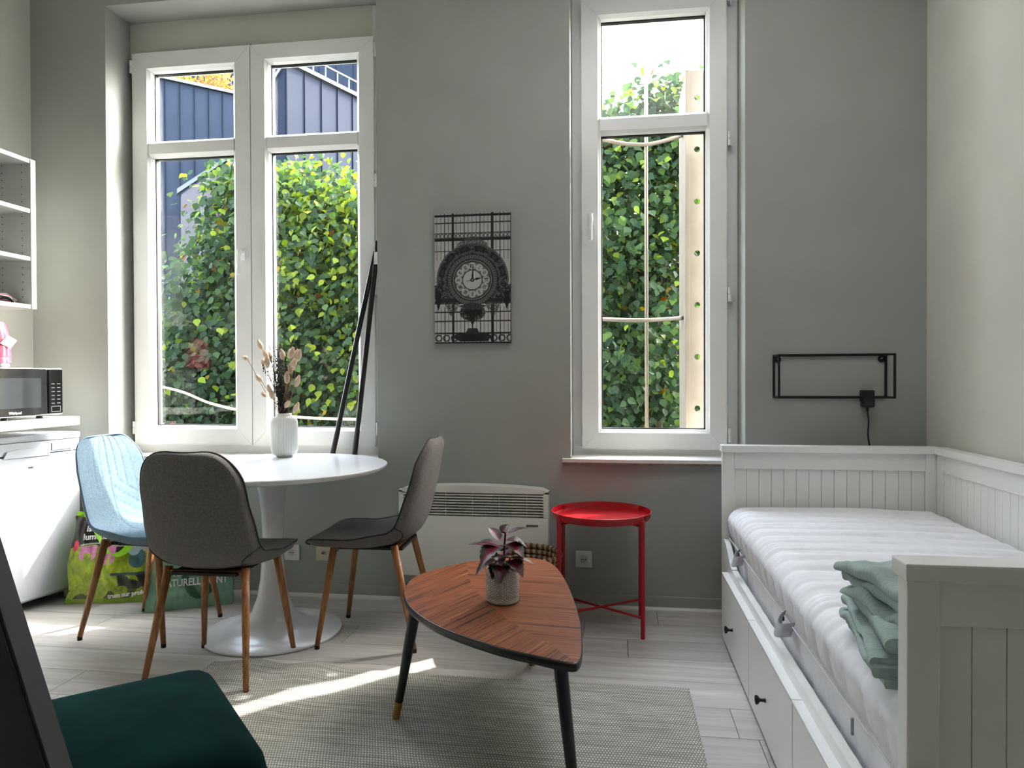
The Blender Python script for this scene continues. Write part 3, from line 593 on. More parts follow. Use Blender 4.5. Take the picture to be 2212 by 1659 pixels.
def make_chair(label, loc, rz, fab, seam, quilted=False, group=None):
    t = thing('dining_chair', label, 'chair', loc, rz, group); NU, NV = (64, 150) if quilted else (28, 64)
    cs = lambda b: .5-.5*math.cos(PI*b)
    edge = lambda u, v: math.sqrt(max(0, 1-abs(u)**8))*math.sqrt(max(0, 1-abs(2*v-1)**24))
    mb = MB(); mb.grid(lambda a, b: shell_pt(2*a-1, cs(b), .006*edge(2*a-1, cs(b))-(quilt(2*a-1, cs(b)) if quilted else 0)), NU, NV)
    mb.grid(lambda a, b: shell_pt(2*a-1, cs(b), -(.026+.014*(1-sm(clamp((cs(b)-.3)/.2))))*edge(2*a-1, cs(b))), 28, 64, flip=True); sh_ = mb.build('seat_shell', fab, t, True, fixn=False)
    per = [shell_pt(-1, cs(v/40)) for v in range(41)]+[shell_pt(-1+2*k/12, 1) for k in range(1, 12)]+[shell_pt(1, 1-cs(v/40)) for v in range(41)]+[shell_pt(1-2*k/12, 0) for k in range(1, 12)]
    MB().tube(per, .0035, 6, closed=True).build('piping', seam, sh_, True)
    if not quilted:
        for s in (-1, 1):
            cv = [(1, .535), (.88, .53), (.74, .505), (.64, .465), (.58, .42), (.56, .37)]
            MB().tube(catmull([shell_pt(s*a, b, -.026*edge(a, b)-.0005) for a, b in cv], 5, False), .0028, 6).build('seam', seam, sh_, True)
    MB().box(-.13, .13, -.14, .14, .405, .418, ch=.003).build('under_plate', BLACKM, t)
    for yy in (.15, -.11): MB().prism([(-.16, .42), (.16, .42), (.16, .398), (.11, .405), (.0, .414), (-.11, .405), (-.16, .398)], yy-.011, yy+.011, ax='y').build('cross_bar', LEGW, t)
    for sx in (-1, 1):
        for sy, fy, ty in ((1, .212, .15), (-1, -.205, -.11)):
            a, b = Vector((sx*.152, ty, .432)), Vector((sx*.197, fy, .012)); lg = MB().tube([a, a.lerp(b, .5), b], [.0165, .0145, .0105], 8).build('leg', LEGW, t, True)
            MB().tube([b+Vector((0, 0, .004)), b-Vector((0, 0, .012))], .0108, 10).build('rubber_foot', BLACK, lg)
    return t
make_chair('plain charcoal grey dining chair with its back turned, beside the green velvet stool', (-1.518, -.952, 0), math.radians(2), GREYF, GREYD)
make_chair('plain charcoal grey dining chair side-on between round table and leaf table', (-1.035, -.495, 0), math.radians(92), GREYF, GREYD)
make_chair('light blue quilted dining chair beside the fridge', (-2.092, -.557, 0), math.radians(-94), BLUEF, base('blue_seam', (92, 120, 140), .8), True)

# ------------------------------------------------------------------ round table, vase, dried flowers
rt_ = thing('round_table', 'round white pedestal dining table with flared tulip foot', 'table', (-1.52, -.53, 0))
MB().lathe([(0, 0), (.295, 0), (.3, .004), (.3, .010), (.29, .015), (.23, .021), (.17, .034), (.125, .058), (.092, .098), (.068, .16), (.054, .24), (.047, .34), (.045, .44), (.049, .54), (.058, .62), (.071, .68), (.082, .712), (.084, .72), (0, .72)], 72).build('pedestal', TABLEW, rt_, True, 50)
MB().lathe([(0, .7205), (.47, .7205), (.497, .727), (.508, .738), (.51, .745), (.507, .748), (0, .748)], 96).build('tabletop', TABLEW, rt_, True, 30)
TZ = .748
vs_ = thing('vase', 'white ribbed ceramic vase on the round table', 'vase', (-1.625, -.19, TZ))
pv = [(.0, 0), (.036, 0), (.04, .004), (.042, .008)]+[(.042+.022*math.sin(PI/2*k/6), .008+.034*(1-math.cos(PI/2*k/6))) for k in range(1, 7)]+[(.064, .06+.025*k) for k in range(5)]+[(.064-.026*(1-math.cos(PI/2*k/6)), .165+.036*math.sin(PI/2*k/6)) for k in range(1, 7)]+[(.036, .207), (.036, .214), (.033, .216), (.031, .214), (.031, .2), (.05, .16), (.05, .03), (0, .02)]
def ribs(t, i, z, r): return (.0042*abs(math.cos(t*17))**.6-.003) if (.012 < z < .2 and r > .037 and i < 22) else 0
MB().lathe(pv, 306, mod=ribs).build('body', CERA, vs_, True, 60)
VC = Vector((-1.625, -.19, TZ+.214))
def sprig_dir(px, py): return Vector(((px-616)*.00222, random.uniform(-.05, .05), (890-py)*.00222))
tails = [(835, 735+60, .9), (0, 0, 0)]
def tail(px, py, ln, tilt):
    tip = VC+Vector(((px-616)*.0022, random.uniform(-.05, .04), (890-py)*.0022)); st0 = VC+Vector((random.uniform(-.02, .02), random.uniform(-.02, .02), -.15))
    lb = ('small beige bunny tail stem leaning far out of the ribbed vase', 'bunny tails leaning out of the vase') if tilt < -.45 else (('short beige bunny tail stem drooping close to the vase rim', 'bunny tails at the vase rim') if py > 845 else ('fluffy beige bunny tail standing upright among the dark sprigs', 'upright bunny tails in the vase'))
    t = thing('dried_bunny_tail', lb[0], 'dried flower', st0, group=lb[1])
    tip = tip-st0; mid = Vector((tip.x*.35, tip.y*.35, .15+.25*(tip.z-.15))); ctr = catmull([Vector((0, 0, 0)), Vector((tip.x*.08, tip.y*.08, .15)), mid, tip], 5, False)
    MB().tube(ctr, .0012, 5).build('stem', STRAW, t)
    d = Vector((math.sin(tilt), .1, math.cos(tilt))).normalized(); n = 9; mb = MB(); pts = [tip+d*(ln*(k/n)) for k in range(n+1)]; rs = [.0015+.0115*math.sin(PI*min(1, (k+.4)/(n+.6))**.8)*(ln/.045)**.3 for k in range(n+1)]
    mb.tube(pts, rs, 12); hd = mb.build('seed_head', BUNNY, t, True)
    hb = MB()
    for k in range(170):
        q = random.uniform(.05, .98); a = random.uniform(0, 2*PI); b_ = pts[int(q*n)]; o1 = d.orthogonal().normalized(); o2 = d.cross(o1); od = (o1*math.cos(a)+o2*math.sin(a)); r_ = rs[int(q*n)]
        p0 = b_+od*r_*.9; p1 = p0+od*.006+d*.008; w_ = d.cross(od)*.0006; hb.add([p0-w_, p0+w_, p1], [(0, 1, 2)])
    hb.build('hairs', BUNNY, hd, fixn=False)['kind'] = 'stuff'
random.seed(11)
for q in ((617+1, 748, .05, -.3), (624, 744, .04, -.05), (634, 742, .045, .3), (641, 744, .04, .2), (647, 750, .05, .2), (646, 763, .035, .45), (637, 770, .055, .05), (627, 778, .045, .05), (629, 800, .05, .0), (641, 808, .05, .3), (629, 853, .03, .6), (637, 866, .045, .45), (561, 723, .045, -.5), (577, 742, .035, -.5), (564, 757, .03, -.6), (587, 765, .05, -.05), (541, 747, .025, -1.0), (560, 796, .04, -.8), (587, 820, .035, -.3), (599, 835, .045, -.25), (571, 830, .025, -.9), (582, 750, .04, -.2)):
    tail(q[0], q[1]+22, q[2]*1.25, q[3])
for j in range(20):
    px = [575, 585, 592, 598, 603, 607, 611, 615, 619, 623, 600, 608, 614, 596, 590, 620, 568, 604, 612, 626][j]; py = [735, 770, 760, 745, 735, 732, 738, 742, 752, 760, 790, 800, 805, 820, 790, 790, 775, 765, 770, 790][j]
    st0 = VC+Vector((random.uniform(-.022, .022), random.uniform(-.022, .022), -.12)); t = thing('dried_sprig', 'dark dried lavender-like sprig in the ribbed vase', 'dried flower', st0, group='dark sprigs in the vase')
    tip = VC+Vector(((px-616)*.0022, random.uniform(-.05, .05), (890-py)*.0022))-st0; c_ = catmull([Vector((0, 0, 0)), Vector((tip.x*.12, tip.y*.12, .12)), Vector((tip.x*.5, tip.y*.5, .12+.45*(tip.z-.12))), tip], 8, False)
    MB().tube(c_, .0011, 5).build('stem', SPRIG, t); mb = MB()
    for k in range(130):
        f = random.uniform(.30, 1.0); p = c_[min(len(c_)-1, int(f*(len(c_)-1)))]+Vector((random.gauss(0, .006), random.gauss(0, .006), random.gauss(0, .006))); r = random.uniform(.0015, .0034)
        mb.add([p+Vector(q)*r for q in ((1, 0, 0), (-1, 0, 0), (0, 1, 0), (0, -1, 0), (0, 0, 1.4), (0, 0, -1.4))], [(0, 2, 4), (2, 1, 4), (1, 3, 4), (3, 0, 4), (2, 0, 5), (1, 2, 5), (3, 1, 5), (0, 3, 5)])
    mb.build('buds', BUD, t, fixn=False)['kind'] = 'stuff'

# ------------------------------------------------------------------ rods on the wide window's sill
r1 = thing('black_rod', 'thick black rod with white sticker leaning in the wide window', 'rod', (-1.365, .085, .7225))
MB().tube([(0, 0, .0), (.112, .06, 1.115)], [.0135, .0135], 16).build('tube', BLACK, r1, True, 40)
MB().tube([(.111, .0595, 1.10), (.1135, .0605, 1.145)], .0165, 16).build('end_cap', BLACK, r1, True, 40)
MB().box(.100, .122, .040, .0435, 1.02, 1.085).build('sticker', PAPER, r1)
r2_ = thing('black_rod', 'slanting black rod without sticker leaning in the wide window', 'rod', (-1.485, .075, .7225))
MB().tube([(0, 0, .0), (.219, .075, 1.09)], .0135, 16).build('tube', BLACK, r2_, True, 40); MB().tube([(0, 0, 0), (.003, .001, .015)], .0145, 16).build('end_cap', BLACK, r2_, True, 40)
tag(MB().tube(catmull([(-1.84, .05, .727), (-1.80, .045, .732), (-1.775, .04, .765), (-1.755, .04, .775), (-1.72, .05, .74), (-1.70, .06, .727)], 6, False), .005, 8).build('black_cable', BLACK, smooth=True), 'short loop of black cable on the window sill behind the vase', 'cable')

# ------------------------------------------------------------------ clock print
def clock_image(W_, H_):
    yy, xx = np.mgrid[0:H_, 0:W_]; u = (xx+.5)/W_; v = (yy+.5)/H_; asp = H_/W_; r_ = np.random.default_rng(5)
    nz = r_.random((H_, W_)); img = 178+18*(nz-.5)+20*(v-.5); X = u; Yv = v*asp
    def seg(mask, val): img[mask] = val if np.isscalar(val) else val[mask]
    lines = (np.abs(((u-.24)/.052) % 1-.5) > .43)&((v < .36) | (v > .72)); seg(lines, 48)
    for a in (.075, .155, .195, .29, .76, .83): seg(np.abs(v-a) < .004, 50)
    cell = ((u/.052) % 1); vv = (v-.155)/.04; seg((v > .155)&(v < .195)&((np.abs(cell-vv) < .12) | (np.abs(1-cell-vv) < .12)), 56)
    cell = ((u/.104) % 1)-.5; seg((v > .935)&(v < .985)&(np.abs(np.hypot(cell*1.15, (v-.96)*18)-.42) < .1), 40); seg((v > .915)&(v < .93), 44)
    for a in (.018, .205): seg(np.abs(v-a) < .009, 26)
    for a in (.245, .765): seg((np.abs(u-a) < .017)&((v < .3) | (v > .7)), 28)
    cx, cy = .5, .515*asp; d = np.hypot(X-cx, Yv-cy); ang = np.arctan2(Yv-cy, X-cx)
    bl = np.kron(r_.random((H_//3+1, W_//3+1)), np.ones((3, 3)))[:H_, :W_]; orn = 22+52*bl*(bl > .45)+20*nz+22*(np.sin(ang*22) > .2)*(np.sin(d*90) > 0)
    body = (d < .475)&(v < .70); seg(body, orn); seg(body&(np.abs(d-.465) < .012), 70+30*nz); seg(body&(np.abs(d-.36) < .008), 82)
    blk = body&(d > .375)&(d < .445)&(np.abs((ang*6/PI) % 1-.5) < .3)&(ang < .3); seg(blk, 20+14*nz); seg(body&(d > .39)&(d < .43)&(np.abs((ang*6/PI) % 1-.5) < .16)&(ang < .3), 52)
    crown = (np.abs(u-.5) < .2*(1-np.clip((.235-v)/.06, 0, 1)))&(v > .175)&(v < .26)&(nz > .25); seg(crown, 30+60*nz)
    side = (np.abs(u-.5) > .33)&(v > .55)&(v < .70); seg(side, 18+70*bl*(bl > .5)+14*nz); pend = (np.abs(np.abs(u-.5)-.45) < .03*(1-np.clip((v-.69)/.06, 0, 1)))&(v > .6)&(v < .75); seg(pend, 22)
    seg((v > .655)&(v < .685)&(np.abs(u-.5) < .42), 24+20*nz); seg((np.abs(np.abs(u-.5)-.27) < .11)&(v > .69)&(v < .79)&(nz > .35)&(np.abs(np.abs(u-.5)-.27) < .11*(1-(v-.69)/.12)), 26+30*nz)
    seg((d > .275)&(d < .325), 74+24*np.sin(ang*60)+20*nz); seg((d > .325)&(d < .333), 26); seg(d < .275, 34); seg((d > .245)&(d < .258), 120); seg(d < .232, 96)
    for k in range(12):
        a = -PI/2+k*PI/6; px, py = cx+.182*math.cos(a), cy+.182*math.sin(a); e = np.hypot(X-px, Yv-py); seg(e < .047, 172)
        t_ = (X-px)*(-math.sin(a))+(Yv-py)*math.cos(a); q = (X-px)*math.cos(a)+(Yv-py)*math.sin(a)
        for s in {0: (-.02, -.008, .006, .018), 1: (0,), 2: (-.009, .009), 3: (-.016, 0, .016), 4: (-.021, -.007, .007, .021), 5: (-.006, .006), 6: (-.013, -.002, .013), 7: (-.018, -.006, .006, .018), 8: (-.023, -.01, 0, .01, .021), 9: (-.012, .002, .014), 10: (-.006, .006), 11: (-.013, 0, .012)}[k]: seg((np.abs(t_-s) < .0038)&(np.abs(q) < .026), 26)
    seg((d > .122)&(d < .136), 60); seg(d < .122, 176-30*nz*0+20*(cy-Yv))
    def hand(a, l0, l1, w0, w1):
        t_ = (X-cx)*(-math.sin(a))+(Yv-cy)*math.cos(a); q = (X-cx)*math.cos(a)+(Yv-cy)*math.sin(a); f = np.clip((q-l0)/(l1-l0), 0, 1); seg((q > l0)&(q < l1)&(np.abs(t_) < w0+(w1-w0)*f), 24)
    hand(-PI/2+.06, 0, .17, .014, .004); hand(-.22, 0, .05, .006, .006); hand(-.22, .04, .125, .016, .004); hand(PI-.2, 0, .09, .004, .004); seg(d < .026, 18); seg(d < .009, 170)
    e = np.hypot((X-.5)/.17, (Yv-.765*asp)/.105); seg((e < 1), 22+70*bl*(bl > .5)*(e > .55)+10*nz); seg((np.abs(u-.5) < .13)&(np.abs(v-.765) < .014), 16); seg((np.abs(u-.5) < .2*(1-np.abs(v-.715)/.03))&(np.abs(v-.715) < .03), 30+40*nz)
    seg((np.abs(u-.5) < .035*(1-np.clip((v-.82)/.05, 0, 1)))&(v > .8)&(v < .87), 26); seg((np.abs(u-.5) < .006)&(v > .86)&(v < .9), 30)
    seg((np.abs(u-.5) < .06+.9*np.clip(v-.885, 0, .2))&(v > .885)&(v < .93), 34+20*nz); seg((np.abs(u-.5) < .28-.1*np.abs(v-.95)/.03)&(v > .93)&(v < .985), 24+26*nz*(np.abs(u-.5) > .14)); seg(v > .988, 22)
    return np.clip(img, 10, 215)
pc = thing('canvas_print', 'black and white canvas print of an ornate station clock', 'picture', (-.703, 0, 1.636))
MB().box(-.193, .193, -.024, -.001, -.326, .326, ch=.0015).build('canvas', base('canvas_edge', (60, 59, 57), .8), pc)
NW, NH = 168, 284
im = clock_image(NW+1, NH+1)[::-1]
o = MB().grid(lambda a, b: (-.1925+.385*a, -.0248, -.3255+.651*b), NW, NH).build('print', PRINT, pc, fixn=False)
g_ = im/255; g_ = np.where(g_ < .04045, g_/12.92, ((g_+.055)/1.055)**2.4)
colattr(o, np.dstack([g_, g_*.97, g_*.94, np.ones_like(g_)]).reshape(-1, 4))
# ------------------------------------------------------------------ heater
ht = thing('convector_heater', 'cream wall convector heater with louvred grille', 'heater', (-.695, 0, .15))
def arch(x): return .455-.018*(abs(x)/.375)**2.2
topl = [(.375-.75*k/24, arch(.375-.75*k/24)-(.012 if k in (0, 24) else 0)) for k in range(25)]
MB().prism([(-.375, .0), (.375, .0)]+topl, -.045, -.006, ax='y').build('back_case', HEAT, ht)
MB().box(-.34, .34, -.05, -.044, .3, .42).build('recess', HDARK, ht)
MB().box(-.375, .375, -.09, -.046, 0, .302, ch=.006).build('front_panel', HEAT, ht, True, 40)
MB().prism([(-.375, .302), (-.352, .302), (-.352, .42), (-.375, .43)], -.09, -.046, ax='y').build('side_strip', HEAT, ht); MB().prism([(.375, .302), (.352, .302), (.352, .42), (.375, .43)], -.09, -.046, ax='y').build('side_strip', HEAT, ht)
MB().prism([(-.375, .418), (.375, .418)]+topl, -.09, -.046, ax='y').build('top_cap', HEAT, ht)
slm = None
for k in range(8):
    z = .31+k*.0138
    if slm is None: o = MB().prism([(-.09, -.001), (-.062, .0035), (-.062, .0052), (-.09, .0035)], -.352, .352, ax='x').build('slat', HEAT, ht); slm = o.data
    else: o = link('slat', slm, ht)
    o.location.z = z
for k in range(5): MB().box(-.27+k*.135-.001, -.27+k*.135+.001, -.0885, -.0865, .302, .42).build('grille_wire', HEAT, ht)
MB().box(.268, .326, -.0915, -.0895, .258, .268).build('brand_plate', STEEL, ht)
# sockets
def socket(label, x, z, mat, tv=False):
    t = thing('wall_socket', label, 'socket', (x, 0, z)); MB().box(-.041, .041, -.011, -.0005, -.041, .041, ch=.004).build('cover_plate', mat, t)
    if tv:
        MB().tube([(0, -.011, 0), (0, -.02, 0)], .0075, 16).build('coax_port', STEEL, t); MB().tube([(0, -.0195, 0), (0, -.0206, 0)], .004, 12).build('port_hole', BLACK, t)
    else:
        MB().box(-.023, .023, -.0135, -.010, -.023, .023, ch=.001).build('insert', mat, t)
        mb = MB(); mb.tube([(0, -.0133, 0), (0, -.0141, 0)], .0205, 32); mb.build('rim', SOCK, t); mb = MB(); mb.tube([(0, -.0139, 0), (0, -.0144, 0)], .019, 32); mb.build('well', base('well_shade', (188, 187, 180), .4), t)
        for px, pz in ((-.0095, 0), (.0095, 0), (0, .0)): MB().tube([(px, -.0143, pz), (px, -.0148, pz)], .0027, 10).build('pin_hole', BLACK, t)
socket('white wall socket behind the round table pedestal', -1.676, .225, SOCK); socket('aged cream aerial socket under the round table', -1.502, .228, SOCKY, True); socket('white wall socket behind the red tray table', -.152, .238, SOCK)
# ------------------------------------------------------------------ wire shelf + plug
wf = thing('wire_wall_shelf', 'black thin metal frame wall shelf without a board', 'shelf', (1.0, 0, 1.04))
hw, dp, hh = .25, .115, .195
for x_ in (-hw, hw):
    for z in (0, hh): MB().box(x_-.004, x_+.004, -dp, -.001, z-.004, z+.004).build('side_rod', BLACKM, wf)
    for yy in (-dp, -.008): MB().box(x_-.0045, x_+.0045, yy-.0045, yy+.0045, 0, hh).build('upright_rod', BLACKM, wf)
for z in (0, hh):
    for yy in (-dp, -.008): MB().box(-hw-.004, hw+.004, yy-.0045, yy+.0045, z-.0045, z+.0045).build('long_rod', BLACKM, wf)
for x_ in (-hw+.018, hw-.018):
    lug = MB().tube([(x_, -.001, hh-.018), (x_, -.006, hh-.018)], .0155, 20).build('mounting_lug', BLACKM, wf); MB().tube([(x_, -.006, hh-.015), (x_, -.0085, hh-.015)], .004, 10).build('screw', STEEL, lug)
pl = thing('power_plug', 'black power plug with cable hanging behind the daybed headboard', 'plug', (1.162, 0, 1.0))
MB().box(-.026, .026, -.05, -.001, .02, .072, ch=.004).build('plug_body', BLACK, pl); MB().box(-.028, .028, -.052, -.006, -.008, .03, ch=.010).build('plug_grip', BLACK, pl)
MB().tube([(0, -.03, -.004), (0, -.03, -.026)], [.008, .006], 10).build('strain_relief', BLACK, pl)
MB().tube(catmull([(0, -.03, -.02), (.006, -.028, -.07), (.005, -.024, -.14), (.014, -.02, -.20), (.008, -.02, -.28), (.0, -.02, -.5)], 6, False), .0038, 8).build('cable', BLACK, pl, True)
# ------------------------------------------------------------------ daybed
bd = thing('daybed', 'white wooden daybed with panelled ends and three drawers', 'bed', (0, 0, 0))
BX0, BX1, BY0, BY1 = .48, 1.412, -2.29, -.20
def end_panel(y0, y1, nm):
    g = thing(nm, kind=None); g.parent = bd
    return g
def panel(axis, a0, a1, c0, c1, name, zb=.04):
    """a frame of posts and rails with tongue-and-groove boards; axis 'x' = runs along x at y in c0..c1"""
    def bx(p0, p1, q0, q1, z0, z1, ch=.003):
        return MB().box(p0, p1, q0, q1, z0, z1, ch=ch) if axis == 'x' else MB().box(q0, q1, p0, p1, z0, z1, ch=ch)
    top = bx(a0-.006, a1+.006, c0-.012, c1+.012, .80, .83, .003).build(name, WHITE, bd)
    t = .052
    bx(a0, a0+t, c0, c1, 0, .80).build('post', WHITE, top); bx(a1-t, a1, c0, c1, 0, .80).build('post', WHITE, top)
    bx(a0+t, a1-t, c0+.002, c1-.002, .725, .80).build('rail', WHITE, top); bx(a0+t, a1-t, c0+.002, c1-.002, zb, .16).build('rail', WHITE, top)
    n = int(round((a1-a0-2*t)/.0515)); pw = (a1-a0-2*t)/n; bme = None
    for i in range(n):
        if bme is None: o = bx(.0006, pw-.0006, (c0+c1)/2-.009, (c0+c1)/2+.009, .155, .73, .0016).build('board', WHITE, top); bme = o.data
        else: o = link('board', bme, top)
        if axis == 'x': o.location.x = a0+t+i*pw
        else: o.location.y = a0+t+i*pw
    return top
panel('x', BX0, BX1-.03, -.243, -.203, 'headboard'); panel('x', BX0, BX1-.03, -2.285, -2.245, 'footboard')
panel('y', -2.24, -.248, 1.372, 1.405, 'backrest')
zr = [(-.25, .412), (-.30, .408), (-.36, .385), (-.42, .352), (-.48, .335), (-.55, .33)]; far_ = [(-2.49-y_, z) for y_, z in zr[::-1]]
pol = [(-2.243, .03), (-.247, .03)]+[(p.x, p.y) for p in catmull([Vector((a, b, 0)) for a, b in zr+[(-1.25, .33)]+far_], 4, False)]
MB().prism(pol, .482, .505, ax='x').build('front_rail', WHITE, bd)
dme = None; kme = None
for i in range(3):
    y1 = -.372-i*.617; y0 = y1-.612
    d_ = MB().box(.458, .481, y0, y1, .014, .291, ch=.004).build('drawer', WHITE, bd)
    MB().box(.456, .485, y0, y1, .2855, .2945, ch=.002).build('drawer_lip', WHITE2, d_)
    mb = MB(); zc, yc = .14, (y0+y1)/2+.03
    pr = [(0, 0), (.008, 0), (.006, .006), (.0055, .016), (.012, .021), (.015, .026), (.0125, .030), (0, .032)]
    n = 20; vs = []; fs = []
    for k, (r, h) in enumerate(pr):
        for j in range(n): t = 2*PI*j/n; vs.append((.458-h, yc+r*math.cos(t), zc+r*math.sin(t)))
    for k in range(len(pr)-1):
        for j in range(n): fs.append((k*n+j, k*n+(j+1) % n, (k+1)*n+(j+1) % n, (k+1)*n+j))
    MB().add(vs, fs).build('knob', BLACK, d_, True, 50)
MB().box(.52, 1.37, -2.24, -.248, .27, .30).build('slat_base', WHITE, bd)
# mattress
mt = thing('mattress', 'white quilted mattress lying on the daybed', 'mattress', (0, 0, .302))
MX0, MX1, MY0, MY1, MH = .507, 1.368, -2.238, -.252, .262
sec = []   # cross section (x, z, kind)
for k in range(7): sec.append((MX0+.004, .0+.115*k/6, 1))
for k in range(1, 8): sec.append((MX0-.004+.002, .118+.085*k/7, 0))
for k in range(1, 8): a = PI/2*k/7; sec.append((MX0-.002+.058*(1-math.cos(a)), .203+.058*math.sin(a), 0))
for k in range(1, 28): sec.append((MX0+.056+(MX1-MX0-.112)*k/28, .261+.006*math.sin(PI*k/28), 0))
for k in range(0, 8): a = PI/2*k/7; sec.append((MX1-.056+.056*math.sin(a), .203+.058*math.cos(a), 0))
for k in range(1, 6): sec.append((MX1, .2-.2*k/5, 0))
NYM = 200; vs = []
for j in range(NYM+1):
    f = j/NYM; yy = MY0+(MY1-MY0)*f; q = f*17; ch = abs(math.sin(PI*q)); puff = (ch**.35-1)
    endr = math.sqrt(clamp(1-(max(0, abs(2*f-1)-.95)/.05)**2))
    for (x_, z, kd) in sec:
        top = clamp((z-.12)/.1); pin = clamp((z-.18)/.06)
        wr = .004*noise.noise((x_*7, yy*26, 1.))*top+.003*noise.noise((x_*2, yy*60, 4.))*top*(1.5 if x_ < .75 else .6)
        if kd: ax_ = .004*(abs(math.sin(PI*q*1.0+.4))**.4-1)
        else: ax_ = .0135*puff
        nx = -1 if z < .2 and x_ < .6 else (1 if z < .2 and x_ > 1.3 else 0); zz = z
        if nx == 0: zz = z+ax_+wr
        x2 = x_+nx*(ax_*.9+wr)+(.012*(.203-z)/.2 if x_ < .6 and z < .2 else 0)
        if not kd and x_ < .6: x2 -= .010*math.sin(PI*clamp((z-.118)/.15))
        zz = zz if kd else .118+(zz-.118)*(.45+.55*endr)
        vs.append((x2, yy, max(0, zz)))
k = len(sec); fs = [(j*k+i, j*k+i+1, (j+1)*k+i+1, (j+1)*k+i) for j in range(NYM) for i in range(k-1)]; fs += [tuple(range(k-1, -1, -1)), tuple(NYM*k+i for i in range(k)), ]
MB().add(vs, fs).build('cover', MATT, mt, True, 60)
MB().tube([(MX0-.003, MY0+.01, .117), (MX0-.003, MY1-.01, .117)], .0025, 6).build('zip', base('zip_tape', (196, 194, 194), .7), mt)
MB().box(MX0-.012, MX0-.006, -1.955, -1.948, .075, .112, ch=.002).build('zip_pull', STEEL, mt)
for yc in (-.58, -1.36):
    ln = .055; mb = MB(); pts = catmull([Vector((MX0-.002, yc-ln, .112)), Vector((MX0-.026, yc-ln*.6, .10)), Vector((MX0-.034, yc, .092)), Vector((MX0-.026, yc+ln*.6, .10)), Vector((MX0-.002, yc+ln, .112))], 6, False); vs = []
    for p in pts: vs += [p+Vector((-.008, 0, -.02)), p+Vector((.004, 0, .02)), p+Vector((.006, 0, .019)), p+Vector((-.006, 0, -.021))]
    n = len(pts); mb.add(vs, [(4*i+a, 4*i+(a+1) % 4, 4*i+4+(a+1) % 4, 4*i+4+a) for i in range(n-1) for a in range(4)]); mb.build('strap_handle', STRAP, mt, True, 40)
    MB().box(MX0-.008, MX0-.002, yc+ln-.004, yc+ln+.008, .10, .122).build('strap_label', BLACK, mt)
# folded linen, two pieces stacked
def folded(label, loc, rz, wx, wy, h, layers, seed):
    t = thing('folded_linen', label, 'linen', loc, rz); th = h/layers
    for i in range(layers):
        z0 = i*th; ins = random.Random(seed*10+i).uniform(-.02, .012); N1, N2 = 34, 26; prof_ = []
        # rounded fold profile in x (fold on -x side), closed loop
        M_ = 10; loop = [(-wx/2+ins+th*.5-th*.5*math.sin(PI*k/M_), z0+th*.5-th*.5*math.cos(PI*k/M_)) for k in range(M_+1)]+[(-wx/2+ins+th*.5+(wx-th)*k/14, z0+th) for k in range(1, 15)]+[(wx/2, z0+th*.5)]+[(wx/2-(wx-th)*k/14, z0) for k in range(0, 14)]
        vs = []; n = len(loop)
        for j in range(N2+1):
            f = j/N2; yy = -wy/2+wy*f
            for (x_, z) in loop:
                sag = -.35*th*(1-math.sqrt(clamp(1-(2*f-1)**10)))
                w1 = .020*noise.noise((x_*7+seed, yy*11, i*3.1))+.010*noise.noise((x_*22, yy*24, seed+i)); w2 = .014*noise.noise((yy*8, i*2.3+seed, z*9))
                vs.append((x_+w2, yy+.02*noise.noise((x_*7, i, seed))*(2*f-1), max(z0*.9+.001, z+(w1 if z > z0+th*.3 else w1*.4)+sag*.6)))
        fs = [(j*n+a, j*n+(a+1) % n, (j+1)*n+(a+1) % n, (j+1)*n+a) for j in range(N2) for a in range(n)]+[tuple(range(n-1, -1, -1)), tuple(N2*n+a for a in range(n))]
        MB().add(vs, fs).build('fabric_layer', LINEN, t, True, 70)
folded('crumpled sage green folded bed linen, lower of two on the mattress', (.725, -2.02, .567), math.radians(-8), .44, .36, .095, 4, 3)
folded('crumpled sage green folded bed linen, upper of two against the footboard', (.715, -2.03, .664), math.radians(6), .40, .33, .078, 3, 8)

# ------------------------------------------------------------------ leaf coffee table, plant
OUT = [(-.711, -1.20), (-.738, -1.066), (-.724, -.935), (-.60, -.757), (-.48, -.685), (-.345, -.645), (-.262, -.70), (-.205, -.84), (-.147, -1.10), (-.104, -1.377), (-.088, -1.599), (-.092, -1.69), (-.118, -1.705), (-.20, -1.674), (-.33, -1.615), (-.513, -1.488), (-.638, -1.345)]
CT = (-.40, -1.15)
ct = thing('coffee_table', 'leaf-shaped walnut coffee table with black edge and brass-tipped legs', 'coffee table', (CT[0], CT[1], 0))
ol = [Vector((p.x-CT[0], p.y-CT[1], 0)) for p in catmull([Vector((a, b, 0)) for a, b in OUT], 8)]
def scaled(k): return [(p.x*k, p.y*k) for p in ol]
mb = MB(); n = len(ol); rings = [(1-.02, .372), (1.0-.004, .377), (1.0, .384), (1.0, .393), (1-.004, .398), (1-.010, .399)]; vs = []
for s, z in rings: vs += [(p.x*s, p.y*s, z) for p in ol]
mb.add(vs, [(i*n+j, i*n+(j+1) % n, (i+1)*n+(j+1) % n, (i+1)*n+j) for i in range(len(rings)-1) for j in range(n)]+[tuple(range(n-1, -1, -1)), tuple((len(rings)-1)*n+j for j in range(n))]); tp = mb.build('tabletop', BLACK, ct, True, 50)
